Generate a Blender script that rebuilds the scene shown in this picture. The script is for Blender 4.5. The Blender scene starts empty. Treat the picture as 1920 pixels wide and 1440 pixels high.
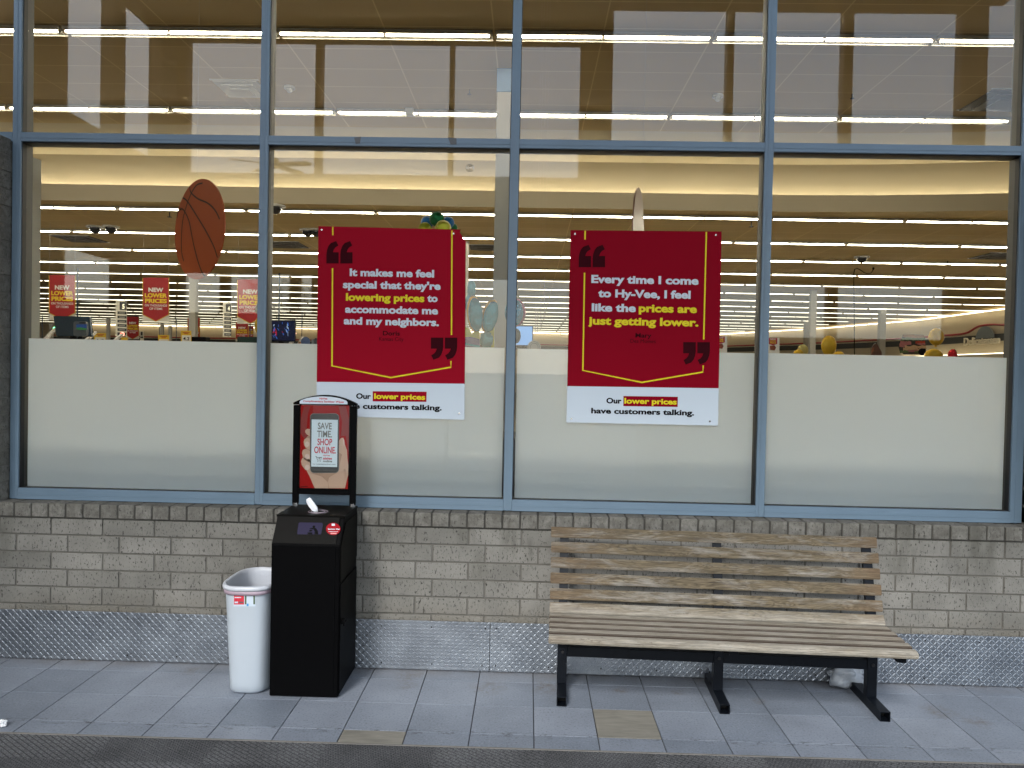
import bpy, bmesh, math, random
from mathutils import Vector, Matrix, noise
random.seed(7)
scene = bpy.context.scene
COL = scene.collection
PI = math.pi

# ------------------------------------------------------------------ camera
FPX = 1429.94
CP = Vector((2.7649, -4.3723, 1.7405))
yaw, pitch, roll = -.0217, -.0181, .0205
_f = Vector((math.sin(yaw)*math.cos(pitch), math.cos(yaw)*math.cos(pitch), math.sin(pitch)))
_r = Vector((math.cos(yaw), -math.sin(yaw), 0)); _u = _r.cross(_f)
_R = math.cos(roll)*_r+math.sin(roll)*_u; _U = -math.sin(roll)*_r+math.cos(roll)*_u
cam = bpy.data.cameras.new('camera'); co = bpy.data.objects.new('camera', cam); COL.objects.link(co)
M = Matrix((_R, _U, -_f)).transposed().to_4x4(); M.translation = CP
co.matrix_world = M
cam.sensor_width = 36; cam.lens = FPX/1920*36; cam.clip_end = 600; cam.clip_start = .05
scene.camera = co
def ray(x, y): return _f+_R*((x-960)/FPX)-_U*((y-720)/FPX)
def at(x, y, Y=None, X=None, Z=None):          # the point on a plane seen at a pixel of the photograph
    d = ray(x, y)
    t = (Y-CP.y)/d.y if Y is not None else (X-CP.x)/d.x if X is not None else (Z-CP.z)/d.z
    return CP+d*t
# ------------------------------------------------------------------ sky, sun, exposure
w = bpy.data.worlds.new('World'); scene.world = w; w.use_nodes = True
nt = w.node_tree; nt.nodes.clear()
sky = nt.nodes.new('ShaderNodeTexSky'); sky.sky_type = 'NISHITA'; sky.sun_disc = False
SUN_EL, SUN_AZ = math.radians(38), math.radians(200)
sky.sun_elevation = SUN_EL; sky.sun_rotation = SUN_AZ; sky.dust_density = 1.2; sky.air_density = 1.2
hs = nt.nodes.new('ShaderNodeHueSaturation'); hs.inputs['Saturation'].default_value = 1.3
bg = nt.nodes.new('ShaderNodeBackground'); bg.inputs[1].default_value = .15
wo = nt.nodes.new('ShaderNodeOutputWorld')
nt.links.new(sky.outputs[0], hs.inputs['Color']); cl = nt.nodes.new('ShaderNodeMix'); cl.data_type = 'RGBA'; cl.inputs['Factor'].default_value = .72      # even overcast cloud over the clear sky
cl.inputs['B'].default_value = (4.6, 4.85, 5.15, 1); nt.links.new(hs.outputs[0], cl.inputs['A'])
nt.links.new(cl.outputs['Result'], bg.inputs[0]); nt.links.new(bg.outputs[0], wo.inputs[0])
sl = bpy.data.lights.new('sun', 'SUN'); sl.energy = 1.0; sl.angle = math.radians(14); sl.color = (1, .985, .96)
so = bpy.data.objects.new('sun', sl); COL.objects.link(so)
sd = Vector((math.sin(SUN_AZ)*math.cos(SUN_EL), math.cos(SUN_AZ)*math.cos(SUN_EL), math.sin(SUN_EL)))
so.rotation_euler = sd.to_track_quat('Z', 'Y').to_euler()
vs = scene.view_settings; vs.view_transform = 'Standard'; vs.look = 'None'; vs.gamma = 1; vs.use_curve_mapping = False
vs.exposure = 2.32
TUBE_E, COVE_E, WASH_E = 12.5, 8, 1.1
scene.cycles.use_denoising = True
scene.cycles.max_bounces = 7; scene.cycles.diffuse_bounces = 5; scene.cycles.transparent_max_bounces = 16
scene.cycles.caustics_reflective = False; scene.cycles.caustics_refractive = False
scene.cycles.sample_clamp_indirect = 8

# ------------------------------------------------------------------ materials
def srgb(r, g, b):
    f = lambda c: ((c/255+.055)/1.055)**2.4 if c/255 > .04045 else c/255/12.92
    return (f(r), f(g), f(b))
def mat(name, col, rough=.6, metal=0, spec=.5, bump=0, bscale=60, var=0, vscale=3, emit=0, ecol=None, alpha=None, bdist=.002, sheen=0):
    m = bpy.data.materials.new(name); m.use_nodes = True; n = m.node_tree.nodes; l = m.node_tree.links
    b = n['Principled BSDF']; b.inputs['Base Color'].default_value = (*col, 1)
    b.inputs['Roughness'].default_value = rough; b.inputs['Metallic'].default_value = metal
    b.inputs['Specular IOR Level'].default_value = spec
    if emit:
        b.inputs['Emission Color'].default_value = (*(ecol or col), 1); b.inputs['Emission Strength'].default_value = emit
    tc = n.new('ShaderNodeTexCoord')
    if var:
        t = n.new('ShaderNodeTexNoise'); t.inputs['Scale'].default_value = vscale; t.inputs['Detail'].default_value = 6
        mx = n.new('ShaderNodeMix'); mx.data_type = 'RGBA'
        mx.inputs['A'].default_value = (*[c*(1-var) for c in col], 1); mx.inputs['B'].default_value = (*[min(1, c*(1+var)) for c in col], 1)
        l.new(tc.outputs['Object'], t.inputs['Vector']); l.new(t.outputs['Fac'], mx.inputs['Factor']); l.new(mx.outputs['Result'], b.inputs['Base Color'])
    if bump:
        t = n.new('ShaderNodeTexNoise'); t.inputs['Scale'].default_value = bscale; t.inputs['Detail'].default_value = 5
        bp = n.new('ShaderNodeBump'); bp.inputs['Strength'].default_value = bump; bp.inputs['Distance'].default_value = bdist
        l.new(tc.outputs['Object'], t.inputs['Vector']); l.new(t.outputs['Fac'], bp.inputs['Height']); l.new(bp.outputs[0], b.inputs['Normal'])
    return m
class NG:                                           # small helper for longer node chains
    def __init__(s, m): s.m = m; s.n = m.node_tree.nodes; s.l = m.node_tree.links; s.b = s.n['Principled BSDF']
    def node(s, t, **k):
        x = s.n.new(t)
        for a, v in k.items(): setattr(x, a, v)
        return x
    def put(s, sock, v):
        if hasattr(v, 'is_output') or isinstance(v, bpy.types.NodeSocket): s.l.new(v, sock)
        else: sock.default_value = v
    def math(s, op, a, b=0, c=0):
        x = s.node('ShaderNodeMath', operation=op); s.put(x.inputs[0], a); s.put(x.inputs[1], b); s.put(x.inputs[2], c); return x.outputs[0]
    def mix(s, f, a, b, bt='MIX'):
        x = s.node('ShaderNodeMix', data_type='RGBA', blend_type=bt); s.put(x.inputs['Factor'], f)
        s.put(x.inputs['A'], a if not isinstance(a, tuple) or len(a) == 4 else (*a, 1)); s.put(x.inputs['B'], b if not isinstance(b, tuple) or len(b) == 4 else (*b, 1)); return x.outputs['Result']
    def noise(s, vec, scale, detail=4, rough=.5, dist=0):
        x = s.node('ShaderNodeTexNoise'); s.l.new(vec, x.inputs['Vector']); x.inputs['Scale'].default_value = scale
        x.inputs['Detail'].default_value = detail; x.inputs['Roughness'].default_value = rough; x.inputs['Distortion'].default_value = dist; return x.outputs['Fac']
    def scale(s, vec, v):
        x = s.node('ShaderNodeVectorMath', operation='MULTIPLY'); s.l.new(vec, x.inputs[0]); x.inputs[1].default_value = v; return x.outputs[0]
    def step(s, v, lo, hi, a=0, b=1):
        x = s.node('ShaderNodeMapRange'); x.clamp = True; s.l.new(v, x.inputs[0])
        for i, q in enumerate((lo, hi, a, b)): x.inputs[i+1].default_value = q
        return x.outputs[0]
    def bump(s, h, strength, dist, prev=None):
        x = s.node('ShaderNodeBump'); x.inputs['Strength'].default_value = strength; x.inputs['Distance'].default_value = dist
        s.l.new(h, x.inputs['Height'])
        if prev: s.l.new(prev, x.inputs['Normal'])
        return x.outputs[0]
    def obj(s): return s.node('ShaderNodeTexCoord').outputs['Object']

def spots(g, vec, pts):                             # union of soft discs at world points (stains)
    out = None
    for (x, y, z, r) in pts:
        v = g.node('ShaderNodeVectorMath', operation='DISTANCE'); g.l.new(vec, v.inputs[0]); v.inputs[1].default_value = (x, y, z)
        f = g.step(v.outputs['Value'], r, r*.3)
        out = f if out is None else g.math('MAXIMUM', out, f)
    return out

# brick: drag-textured tan clay with dark pits, a tint per brick from a colour attribute
def brick_mat():
    m = mat('tan_brick', (.3, .27, .22), .93, spec=.2); g = NG(m); o = g.obj()
    at_ = g.node('ShaderNodeAttribute', attribute_name='tint')
    base = g.mix(at_.outputs['Fac'], (.165, .159, .142), (.212, .204, .184))
    v1 = g.scale(o, (1, 1, .5)); n1 = g.noise(v1, 105, 5, .66, .3); pits = g.step(n1, .575, .64)
    n3 = g.noise(g.scale(o, (1.6, 1, .5)), 55, 4, .6, 1.0); worm = g.step(n3, .63, .68)
    pits = g.math('MAXIMUM', pits, worm)
    n2 = g.noise(o, 4.5, 5); blot = g.step(n2, .35, .7, .82, 1.12)
    c = g.mix(pits, base, (.045, .042, .037))
    c = g.mix(1, c, blot, 'MULTIPLY')
    st = spots(g, g.math and g.scale(o, (1, 1, .55)), [(2.42, 0, .44, .07), (2.63, 0, .44, .09), (2.72, 0, .42, .07), (2.78, 0, .39, .05), (2.5, 0, .33, .06), (1.95, 0, .47, .09), (4.9, 0, .44, .16), (5.35, 0, .43, .2), (-.32, 0, .4, .12), (1.1, 0, .18, .2), (3.3, 0, .15, .2)])
    c = g.mix(g.math('MULTIPLY', st, g.step(g.noise(g.scale(o, (1, 1, .25)), 14, 4), .4, .6, .1, .6)), c, (.07, .068, .055))
    low = g.node('ShaderNodeSeparateXYZ'); g.l.new(o, low.inputs[0])
    grime = g.math('MULTIPLY', g.step(low.outputs[2], .42, .28), g.step(g.noise(o, 9, 5), .35, .6, .1, .5))
    c = g.mix(grime, c, (.12, .105, .08))
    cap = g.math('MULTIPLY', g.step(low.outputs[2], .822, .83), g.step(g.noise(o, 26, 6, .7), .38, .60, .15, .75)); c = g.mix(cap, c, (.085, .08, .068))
    g.l.new(c, g.b.inputs['Base Color'])
    h = g.math('SUBTRACT', g.noise(g.scale(o, (1, 1, .4)), 130, 4), g.math('MULTIPLY', pits, .6))
    g.l.new(g.bump(h, .7, .0025), g.b.inputs['Normal']); return m
BRICK = brick_mat()
MORTAR = mat('mortar', (.115, .108, .094), .95, bump=.6, bscale=220, var=.3, vscale=7)

FLOORP = (2.8252, -.1504)
def tile_mat():
    m = mat('floor_tile', (.2, .22, .26), .42, spec=.45); g = NG(m); o = g.obj()
    a = g.node('ShaderNodeAttribute', attribute_name='tint')
    c = g.mix(a.outputs['Fac'], (.165, .190, .230), (.228, .254, .300))
    sp = g.noise(o, 95, 3, .75); c = g.mix(g.step(sp, .56, .64, 0, .75), c, (.085, .095, .12)); c = g.mix(g.step(sp, .44, .34, 0, .8), c, (.27, .29, .32))
    c = g.mix(1, c, g.step(g.noise(o, 2.3, 6, .6), .3, .7, .80, 1.12), 'MULTIPLY')
    d = spots(g, o, [(2.12, -.10, 0, .11), (2.14, -.23, 0, .07), (2.58, -.22, 0, .13), (1.72, -.24, 0, .12), (2.9, -.2, 0, .12), (4.95, -.36, 0, .11), (5.08, -.47, 0, .09), (4.03, -.30, 0, .05), (3.3, -.21, 0, .06), (3.62, -.22, 0, .05), (.9, -.12, 0, .08)])
    d = g.math('MULTIPLY', d, g.step(g.noise(o, 20, 8, .8), .42, .62)); c = g.mix(g.math('MULTIPLY', d, .7), c, (.10, .075, .05))
    sx = g.node('ShaderNodeSeparateXYZ'); g.l.new(o, sx.inputs[0])
    edge = g.math('MULTIPLY', g.step(g.noise(g.scale(o, (.35, 1, 1)), 45, 6, .75), .54, .60), g.step(g.math('ABSOLUTE', g.math('ADD', sx.outputs[1], .765)), .045, .008))
    c = g.mix(g.math('MULTIPLY', edge, .8), c, (.035, .035, .04))
    wl = g.math('MULTIPLY', g.step(sx.outputs[1], -.14, -.01), g.step(g.noise(o, 7, 5, .6), .35, .65, .15, .7)); c = g.mix(wl, c, (.14, .125, .11))
    g.l.new(c, g.b.inputs['Base Color'])
    g.l.new(g.step(g.noise(o, 3, 4), .3, .7, .34, .52), g.b.inputs['Roughness'])
    g.l.new(g.bump(g.noise(o, 240, 3), .25, .001), g.b.inputs['Normal']); return m
TILE = tile_mat()
def beige_tile():
    m = mat('beige_tile', (.28, .25, .2), .5); g = NG(m); o = g.obj()
    rot = g.node('ShaderNodeMapping'); g.l.new(o, rot.inputs[0]); rot.inputs['Rotation'].default_value = (0, 0, .5); rot.inputs['Scale'].default_value = (1, 6, 1)
    n = g.noise(rot.outputs[0], 7, 6, .6, .6)
    g.l.new(g.mix(g.step(n, .3, .7), (.155, .147, .125), (.25, .235, .20)), g.b.inputs['Base Color']); return m
BEIGE = beige_tile()
GROUT = mat('grout', (.055, .055, .06), .9, var=.3, vscale=12)

def carpet_mat():
    m = mat('carpet', (.06, .06, .062), 1, spec=.1); g = NG(m); o = g.obj()
    mp = g.node('ShaderNodeMapping'); g.l.new(o, mp.inputs[0]); mp.inputs['Location'].default_value = (.13, .11, 0)
    ck = g.node('ShaderNodeTexChecker'); g.l.new(mp.outputs[0], ck.inputs[0]); ck.inputs['Scale'].default_value = 2.0
    def dash(rotz, sx, sy, off):
        q = g.node('ShaderNodeMapping'); g.l.new(o, q.inputs[0]); q.inputs['Rotation'].default_value = (0, 0, rotz); q.inputs['Scale'].default_value = (1, 1, 1)
        b = g.node('ShaderNodeTexBrick'); g.l.new(q.outputs[0], b.inputs['Vector']); b.inputs['Scale'].default_value = 1
        b.inputs['Brick Width'].default_value = sx; b.inputs['Row Height'].default_value = sy; b.inputs['Mortar Size'].default_value = .0028; b.inputs['Mortar Smooth'].default_value = .5
        b.offset = off; return b.outputs['Fac']
    d1 = dash(.62, .050, .020, .5); d2 = dash(-.25, .022, .011, .5)
    f = g.node('ShaderNodeMix', data_type='FLOAT'); g.l.new(ck.outputs['Fac'], f.inputs[0]); g.l.new(d1, f.inputs[2]); g.l.new(d2, f.inputs[3])
    n = g.noise(o, 170, 3, .8)
    c = g.mix(g.step(n, .35, .65), (.055, .056, .060), (.20, .203, .208))
    c = g.mix(g.math('MULTIPLY', f.outputs[0], .6), c, (.016, .016, .018)); c = g.mix(1, c, g.step(g.noise(o, 3, 5), .3, .7, .75, 1.2), 'MULTIPLY')
    g.l.new(c, g.b.inputs['Base Color'])
    g.l.new(g.bump(g.math('SUBTRACT', n, f.outputs[0]), .9, .004), g.b.inputs['Normal']); return m
CARPET = carpet_mat()

def wood_mat():
    m = mat('weathered_wood', (.4, .33, .26), .75, spec=.25); g = NG(m); o = g.obj()
    a = g.node('ShaderNodeAttribute', attribute_name='tint')
    of = g.node('ShaderNodeCombineXYZ'); g.l.new(g.math('MULTIPLY', a.outputs['Fac'], 37), of.inputs[0]); g.l.new(g.math('MULTIPLY', a.outputs['Fac'], 11), of.inputs[1])
    ad = g.node('ShaderNodeVectorMath', operation='ADD'); g.l.new(o, ad.inputs[0]); g.l.new(of.outputs[0], ad.inputs[1]); p = ad.outputs[0]
    v = g.scale(p, (1.6, 14, 14)); n1 = g.noise(v, 1.5, 3, .5, 1.2)
    ring = g.math('ABSOLUTE', g.math('SINE', g.math('MULTIPLY', n1, 42)))
    base = g.mix(ring, (.058, .044, .026), (.130, .104, .066))
    wx = g.noise(g.scale(p, (1, 5, 5)), 4.2, 7, .72, .6)
    c = g.mix(g.step(wx, .48, .68, 0, .85), base, (.235, .222, .200))
    c = g.mix(g.step(g.noise(g.scale(p, (2, 30, 30)), 3, 5, .7), .54, .66, 0, .65), c, (.055, .042, .03))
    sx = g.node('ShaderNodeSeparateXYZ'); g.l.new(o, sx.inputs[0])
    ends = g.math('MAXIMUM', g.step(sx.outputs[0], .42, .02), g.step(sx.outputs[0], 1.5, 1.74)); c = g.mix(g.math('MULTIPLY', ends, g.step(wx, .3, .62, .9, .15)), c, (.125, .082, .048))
    seat = g.math('MULTIPLY', g.step(sx.outputs[2], .50, .44), g.step(wx, .25, .5, .15, .62)); c = g.mix(seat, c, (.33, .308, .262))
    c = g.mix(1, c, g.step(g.noise(g.scale(p, (3.5, 70, 70)), 2.2, 5, .75), .36, .64, .62, 1.25), 'MULTIPLY')
    c = g.mix(g.step(g.noise(g.scale(p, (6, 16, 16)), 2.4, 6, .8), .60, .66, 0, .6), c, (.07, .055, .038))
    g.l.new(c, g.b.inputs['Base Color'])
    g.l.new(g.bump(g.noise(g.scale(p, (4, 60, 60)), 5, 4), .5, .002), g.b.inputs['Normal']); return m
WOOD = wood_mat()
def plate_mat():
    m = mat('tread_plate', (.50, .52, .55), .34, 1); g = NG(m); o = g.obj()
    n = g.noise(o, 5, 5, .6); g.l.new(g.mix(g.step(n, .3, .7), (.21, .23, .26), (.34, .37, .41)), g.b.inputs['Base Color'])
    g.l.new(g.step(g.noise(o, 30, 4), .3, .7, .36, .52), g.b.inputs['Roughness'])
    g.l.new(g.bump(g.noise(g.scale(o, (1, 1, 1)), 2.2, 2), .5, .02, g.bump(g.noise(o, 400, 2), .12, .0006)), g.b.inputs['Normal']); return m
PLATE = plate_mat()
def glass_mat():
    m = bpy.data.materials.new('window_glass'); m.use_nodes = True; n = m.node_tree.nodes; l = m.node_tree.links; n.clear()
    ge = n.new('ShaderNodeNewGeometry'); dt = n.new('ShaderNodeVectorMath'); dt.operation = 'DOT_PRODUCT'
    l.new(ge.outputs['Normal'], dt.inputs[0]); l.new(ge.outputs['Incoming'], dt.inputs[1])
    def mth(op, a, b):
        x = n.new('ShaderNodeMath'); x.operation = op
        for i, v in enumerate((a, b)):
            if isinstance(v, (int, float)): x.inputs[i].default_value = v
            elif v is not None: l.new(v, x.inputs[i])
        return x.outputs[0]
    c = mth('ABSOLUTE', dt.outputs['Value'], None); s = mth('POWER', mth('SUBTRACT', 1, c), 5)
    fac = mth('ADD', mth('MULTIPLY', s, .93), .025)
    t = n.new('ShaderNodeBsdfTransparent'); t.inputs[0].default_value = (.955, .97, .96, 1)
    gl = n.new('ShaderNodeBsdfGlossy'); gl.inputs['Roughness'].default_value = 0
    mx = n.new('ShaderNodeMixShader'); out = n.new('ShaderNodeOutputMaterial')
    l.new(fac, mx.inputs[0]); l.new(t.outputs[0], mx.inputs[1]); l.new(gl.outputs[0], mx.inputs[2]); l.new(mx.outputs[0], out.inputs[0]); return m
GLASS = glass_mat()
def film_mat():
    m = bpy.data.materials.new('frosted_film'); m.use_nodes = True; n = m.node_tree.nodes; l = m.node_tree.links; n.clear()
    d = n.new('ShaderNodeBsdfDiffuse'); d.inputs[0].default_value = (.76, .86, .97, 1)
    t = n.new('ShaderNodeBsdfTranslucent'); t.inputs[0].default_value = (.86, .93, 1.0, 1)
    tc = n.new('ShaderNodeTexCoord'); tx = n.new('ShaderNodeTexNoise'); tx.inputs['Scale'].default_value = 260; l.new(tc.outputs['Object'], tx.inputs['Vector'])
    bp = n.new('ShaderNodeBump'); bp.inputs['Strength'].default_value = .15; bp.inputs['Distance'].default_value = .001; l.new(tx.outputs['Fac'], bp.inputs['Height']); l.new(bp.outputs[0], d.inputs['Normal'])
    mx = n.new('ShaderNodeMixShader'); mx.inputs[0].default_value = .74; out = n.new('ShaderNodeOutputMaterial')
    l.new(d.outputs[0], mx.inputs[1]); l.new(t.outputs[0], mx.inputs[2]); l.new(mx.outputs[0], out.inputs[0]); return m
FILM = film_mat()
BLUE = mat('blue_grey_aluminium', (.125, .185, .245), .45, .1, bump=.05, bscale=300, var=.10, vscale=5)
DARKMET = mat('bronze_aluminium', (.10, .098, .09), .45, .3)
GASKET = mat('black_gasket', (.008, .008, .009), .5)
BLACK = mat('black_paint', (.0012, .0012, .0015), .5, spec=.05, var=.25, vscale=30, bump=.04, bscale=250)
BLACKG = mat('black_laminate', (.003, .0027, .0022), .5, spec=.06, bump=.03, bscale=120, var=.2, vscale=9)
BLACKM = mat('black_steel', (.0035, .005, .008), .42, spec=.18, bump=.06, bscale=150, var=.3, vscale=14)
DARKHOLE = mat('dark_hole', (.003, .003, .003), .9)
SCREW = mat('screw_head', (.02, .02, .022), .5, .5)
RED = mat('poster_red', (.275, .0035, .015), .6, spec=.04, bump=.06, bscale=6, bdist=.01, var=.06, vscale=2)
RED2 = mat('poster_crimson', (.215, .0016, .011), .6, spec=.04, bump=.06, bscale=5, bdist=.01, var=.06, vscale=2)
QUOTE = mat('quote_maroon', (.034, .003, .006), .7, spec=.03)
YEL = mat('print_yellow', (.68, .57, .012), .5, spec=.2)
PWHITE = mat('print_white', (.52, .59, .66), .45, spec=.25)
WHITEP = mat('white_plastic', (.41, .455, .50), .32, bump=.03, bscale=30, var=.05, vscale=5)
INK = mat('black_ink', (.003, .003, .004), .6, spec=.05)
GREYINK = mat('grey_ink', (.10, .10, .10), .5)
REDINK = mat('red_ink', (.42, .01, .03), .5)
SILVER = mat('silver', (.6, .6, .6), .25, 1)
TAN = mat('tan_wall_paint', (.21, .19, .165), .85, bump=.05, bscale=120)
CREAM = mat('cream_store_wall', (.56, .50, .38), .8, var=.03)
SOFFIT = mat('drywall_soffit', (.36, .315, .235), .85)
COLWHITE = mat('column_white', (.33, .315, .285), .7)
HOUSING = mat('lamp_housing', (.36, .34, .29), .5)
TUBE = mat('tube_light', (1, .93, .78), .5, emit=TUBE_E, ecol=(1, .90, .72))
TUBEF = mat('tube_light_far', (1, .93, .78), .5, emit=1.7, ecol=(1, .90, .68))
TUBEV = mat('tube_light_farthest', (1, .93, .78), .5, emit=.85, ecol=(1, .90, .66))
COVE = mat('cove_light', (1, .9, .7), .5, emit=COVE_E, ecol=(1, .88, .62))
WASH = mat('wall_washer', (1, .9, .7), .5, emit=WASH_E, ecol=(1, .84, .58))
STOREFLOOR = mat('store_floor', (.36, .32, .26), .6, var=.05)
ASPHALT = mat('asphalt', (.05, .05, .052), .9, bump=.4, bscale=80, var=.3, vscale=.6)
BARK = mat('bark', (.10, .09, .085), .9, bump=.5, bscale=30)
def ceiling_mat(c1=(.37, .285, .155), c2=(.40, .31, .17)):
    m = mat('ceiling_tile', (.5, .42, .3), .9, spec=.1); g = NG(m); o = g.obj()
    mp = g.node('ShaderNodeMapping'); g.l.new(o, mp.inputs[0]); mp.inputs['Location'].default_value = (.19, 0.1, 0)
    b = g.node('ShaderNodeTexBrick'); g.l.new(mp.outputs[0], b.inputs['Vector']); b.offset = 0; b.inputs['Scale'].default_value = 1
    b.inputs['Brick Width'].default_value = 1.24; b.inputs['Row Height'].default_value = .62; b.inputs['Mortar Size'].default_value = .008; b.inputs['Mortar Smooth'].default_value = 0
    b.inputs['Color1'].default_value = (*c1, 1); b.inputs['Color2'].default_value = (*c2, 1); b.inputs['Mortar'].default_value = (*[min(.93, c*1.35) for c in c2], 1)
    c = g.mix(g.step(g.noise(o, 60, 4), .62, .75, 0, .12), b.outputs['Color'], (.3, .25, .16))
    g.l.new(c, g.b.inputs['Base Color']); return m
CEIL = ceiling_mat()
CEILLOW = ceiling_mat((.46, .35, .165), (.50, .38, .185))

# ------------------------------------------------------------------ mesh building
class MB:
    def __init__(s): s.v = []; s.f = []; s.mi = []; s.t = []; s.cur = 0; s.tint = .5; s.sm = []; s.smooth = False
    def add(s, vs, fs):
        k = len(s.v); s.v += [tuple(v) for v in vs]
        for f in fs: s.f.append([i+k for i in f]); s.mi.append(s.cur); s.t.append(s.tint); s.sm.append(s.smooth)
        return s
    def box(s, x0, y0, z0, x1, y1, z1, bev=0):
        x0, x1 = min(x0, x1), max(x0, x1); y0, y1 = min(y0, y1), max(y0, y1); z0, z1 = min(z0, z1), max(z0, z1)
        if bev <= 0:
            vs = [(x, y, z) for z in (z0, z1) for y in (y0, y1) for x in (x0, x1)]
            return s.add(vs, [(0, 2, 3, 1), (4, 5, 7, 6), (0, 1, 5, 4), (2, 6, 7, 3), (0, 4, 6, 2), (1, 3, 7, 5)])
        bm = bmesh.new(); bmesh.ops.create_cube(bm, size=1)
        for v in bm.verts: v.co = Vector(((x0+x1)/2+v.co.x*(x1-x0), (y0+y1)/2+v.co.y*(y1-y0), (z0+z1)/2+v.co.z*(z1-z0)))
        bmesh.ops.bevel(bm, geom=bm.edges[:], offset=bev, segments=1, affect='EDGES')
        bm.verts.index_update(); s.add([v.co.copy() for v in bm.verts], [[v.index for v in f.verts] for f in bm.faces]); bm.free(); return s
    def poly(s, pts, y0, y1):                       # outline in X,Z; front face at y0 (towards the camera), back at y1
        n = len(pts); a = sum(pts[i][0]*pts[(i+1) % n][1]-pts[(i+1) % n][0]*pts[i][1] for i in range(n))
        if a < 0: pts = pts[::-1]
        vs = [(p[0], y0, p[1]) for p in pts]+[(p[0], y1, p[1]) for p in pts]
        return s.add(vs, [list(range(n)), [n+i for i in reversed(range(n))]]+[(i, n+i, n+(i+1) % n, (i+1) % n) for i in range(n)])
    def prism(s, pts, axis, a0, a1):                # outline in the two other axes, extruded along axis
        n = len(pts)
        def P(p, a): return (a, p[0], p[1]) if axis == 'X' else (p[0], a, p[1]) if axis == 'Y' else (p[0], p[1], a)
        vs = [P(p, a0) for p in pts]+[P(p, a1) for p in pts]
        return s.add(vs, [list(range(n)), [n+i for i in reversed(range(n))]]+[(i, n+i, n+(i+1) % n, (i+1) % n) for i in range(n)])
    def tube(s, pts, r, n=8, caps=True):
        pts = [Vector(p) for p in pts]; rings = []
        rr = r if isinstance(r, (list, tuple)) else [r]*len(pts)
        for i, p in enumerate(pts):
            d = (pts[min(i+1, len(pts)-1)]-pts[max(i-1, 0)]).normalized()
            a = d.orthogonal().normalized() if i == 0 else (a-d*a.dot(d)).normalized()
            b = d.cross(a); rings.append([p+(a*math.cos(2*PI*k/n)+b*math.sin(2*PI*k/n))*rr[i] for k in range(n)])
        fs = [(i*n+k, i*n+(k+1) % n, (i+1)*n+(k+1) % n, (i+1)*n+k) for i in range(len(pts)-1) for k in range(n)]
        if caps: fs += [list(reversed(range(n))), [(len(pts)-1)*n+k for k in range(n)]]
        return s.add([v for r_ in rings for v in r_], fs)
    def loft(s, rings, caps=(True, True)):
        n = len(rings[0]); fs = [(i*n+k, i*n+(k+1) % n, (i+1)*n+(k+1) % n, (i+1)*n+k) for i in range(len(rings)-1) for k in range(n)]
        if caps[0]: fs.append(list(reversed(range(n))))
        if caps[1]: fs.append([(len(rings)-1)*n+k for k in range(n)])
        return s.add([v for r in rings for v in r], fs)
    def ball(s, c, r, nu=20, nv=12, wob=0, seed=0):  # ellipsoid, optional crinkle
        rings = []
        for j in range(nv+1):
            th = PI*j/nv; ring = []
            for i in range(nu):
                ph = 2*PI*i/nu; d = Vector((math.sin(th)*math.cos(ph), math.sin(th)*math.sin(ph), math.cos(th)))
                k = 1+wob*noise.noise(d*4+Vector((seed, seed*2, 0)))
                ring.append((c[0]+d.x*r[0]*k, c[1]+d.y*r[1]*k, c[2]+d.z*r[2]*k))
            rings.append(ring)
        return s.loft(rings[::-1], (False, False))
    def build(s, name, mats, parent=None):
        me = bpy.data.meshes.new(name); me.from_pydata(s.v, [], s.f)
        for m in (mats if isinstance(mats, list) else [mats]): me.materials.append(m)
        me.polygons.foreach_set('material_index', s.mi); me.polygons.foreach_set('use_smooth', s.sm)
        if any(abs(t-.5) > 1e-6 for t in s.t):
            a = me.attributes.new('tint', 'FLOAT', 'FACE'); a.data.foreach_set('value', s.t)
        me.update(); o = bpy.data.objects.new(name, me); COL.objects.link(o)
        if parent: o.parent = parent
        return o
def tag(o, label, cat, group=None):
    o['label'] = label; o['category'] = cat
    if group: o['group'] = group
    return o
def struct(o): o['kind'] = 'structure'; return o
def thing(name, label, cat, loc=(0, 0, 0), group=None):
    o = bpy.data.objects.new(name, None); o.empty_display_size = .05; COL.objects.link(o); return tag(o, label, cat, group)
def pxpoly(pts, Y): return [(lambda q: (q.x, q.z))(at(x, y, Y=Y)) for x, y in pts]
def flat(name, pts, Y, th, m, parent=None): return MB().poly(pxpoly(pts, Y), Y-th, Y).build(name, m, parent)
_cap = {}
def text(body, cx, by, wpx, cap, Y, m, parent, bold=.02, th=.001, name='lettering', wall=None, align=None):
    """a line of writing centred on pixel column cx with its baseline at by, wpx wide, capitals cap px high, on the plane Y"""
    d = Y-CP.y; k = d/FPX
    me = glyphs(body, bold); xs = [v.co.x for v in me.vertices]; x0, x1 = min(xs), max(xs)
    c = at(cx, by, Y=Y); sx = wpx*k/(x1-x0); sz = cap*k/caph(bold)
    for v in me.vertices:
        x, y, z = v.co; v.co = (c.x+(x-(x0+x1)/2)*sx, Y-(th if z > 0 else 0), c.z+y*sz)
    me.materials.append(m); o = bpy.data.objects.new(name, me); COL.objects.link(o)
    if parent: o.parent = parent
    return o
def glyphs(body, bold):
    cu = bpy.data.curves.new('t', 'FONT'); cu.body = body; cu.size = 1; cu.extrude = .01; cu.offset = bold; cu.resolution_u = 4; cu.align_x = 'CENTER'
    o = bpy.data.objects.new('t', cu); COL.objects.link(o); dg = bpy.context.evaluated_depsgraph_get(); dg.update()
    me = bpy.data.meshes.new_from_object(o.evaluated_get(dg)); bpy.data.objects.remove(o); bpy.data.curves.remove(cu); me.materials.clear(); return me
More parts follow.
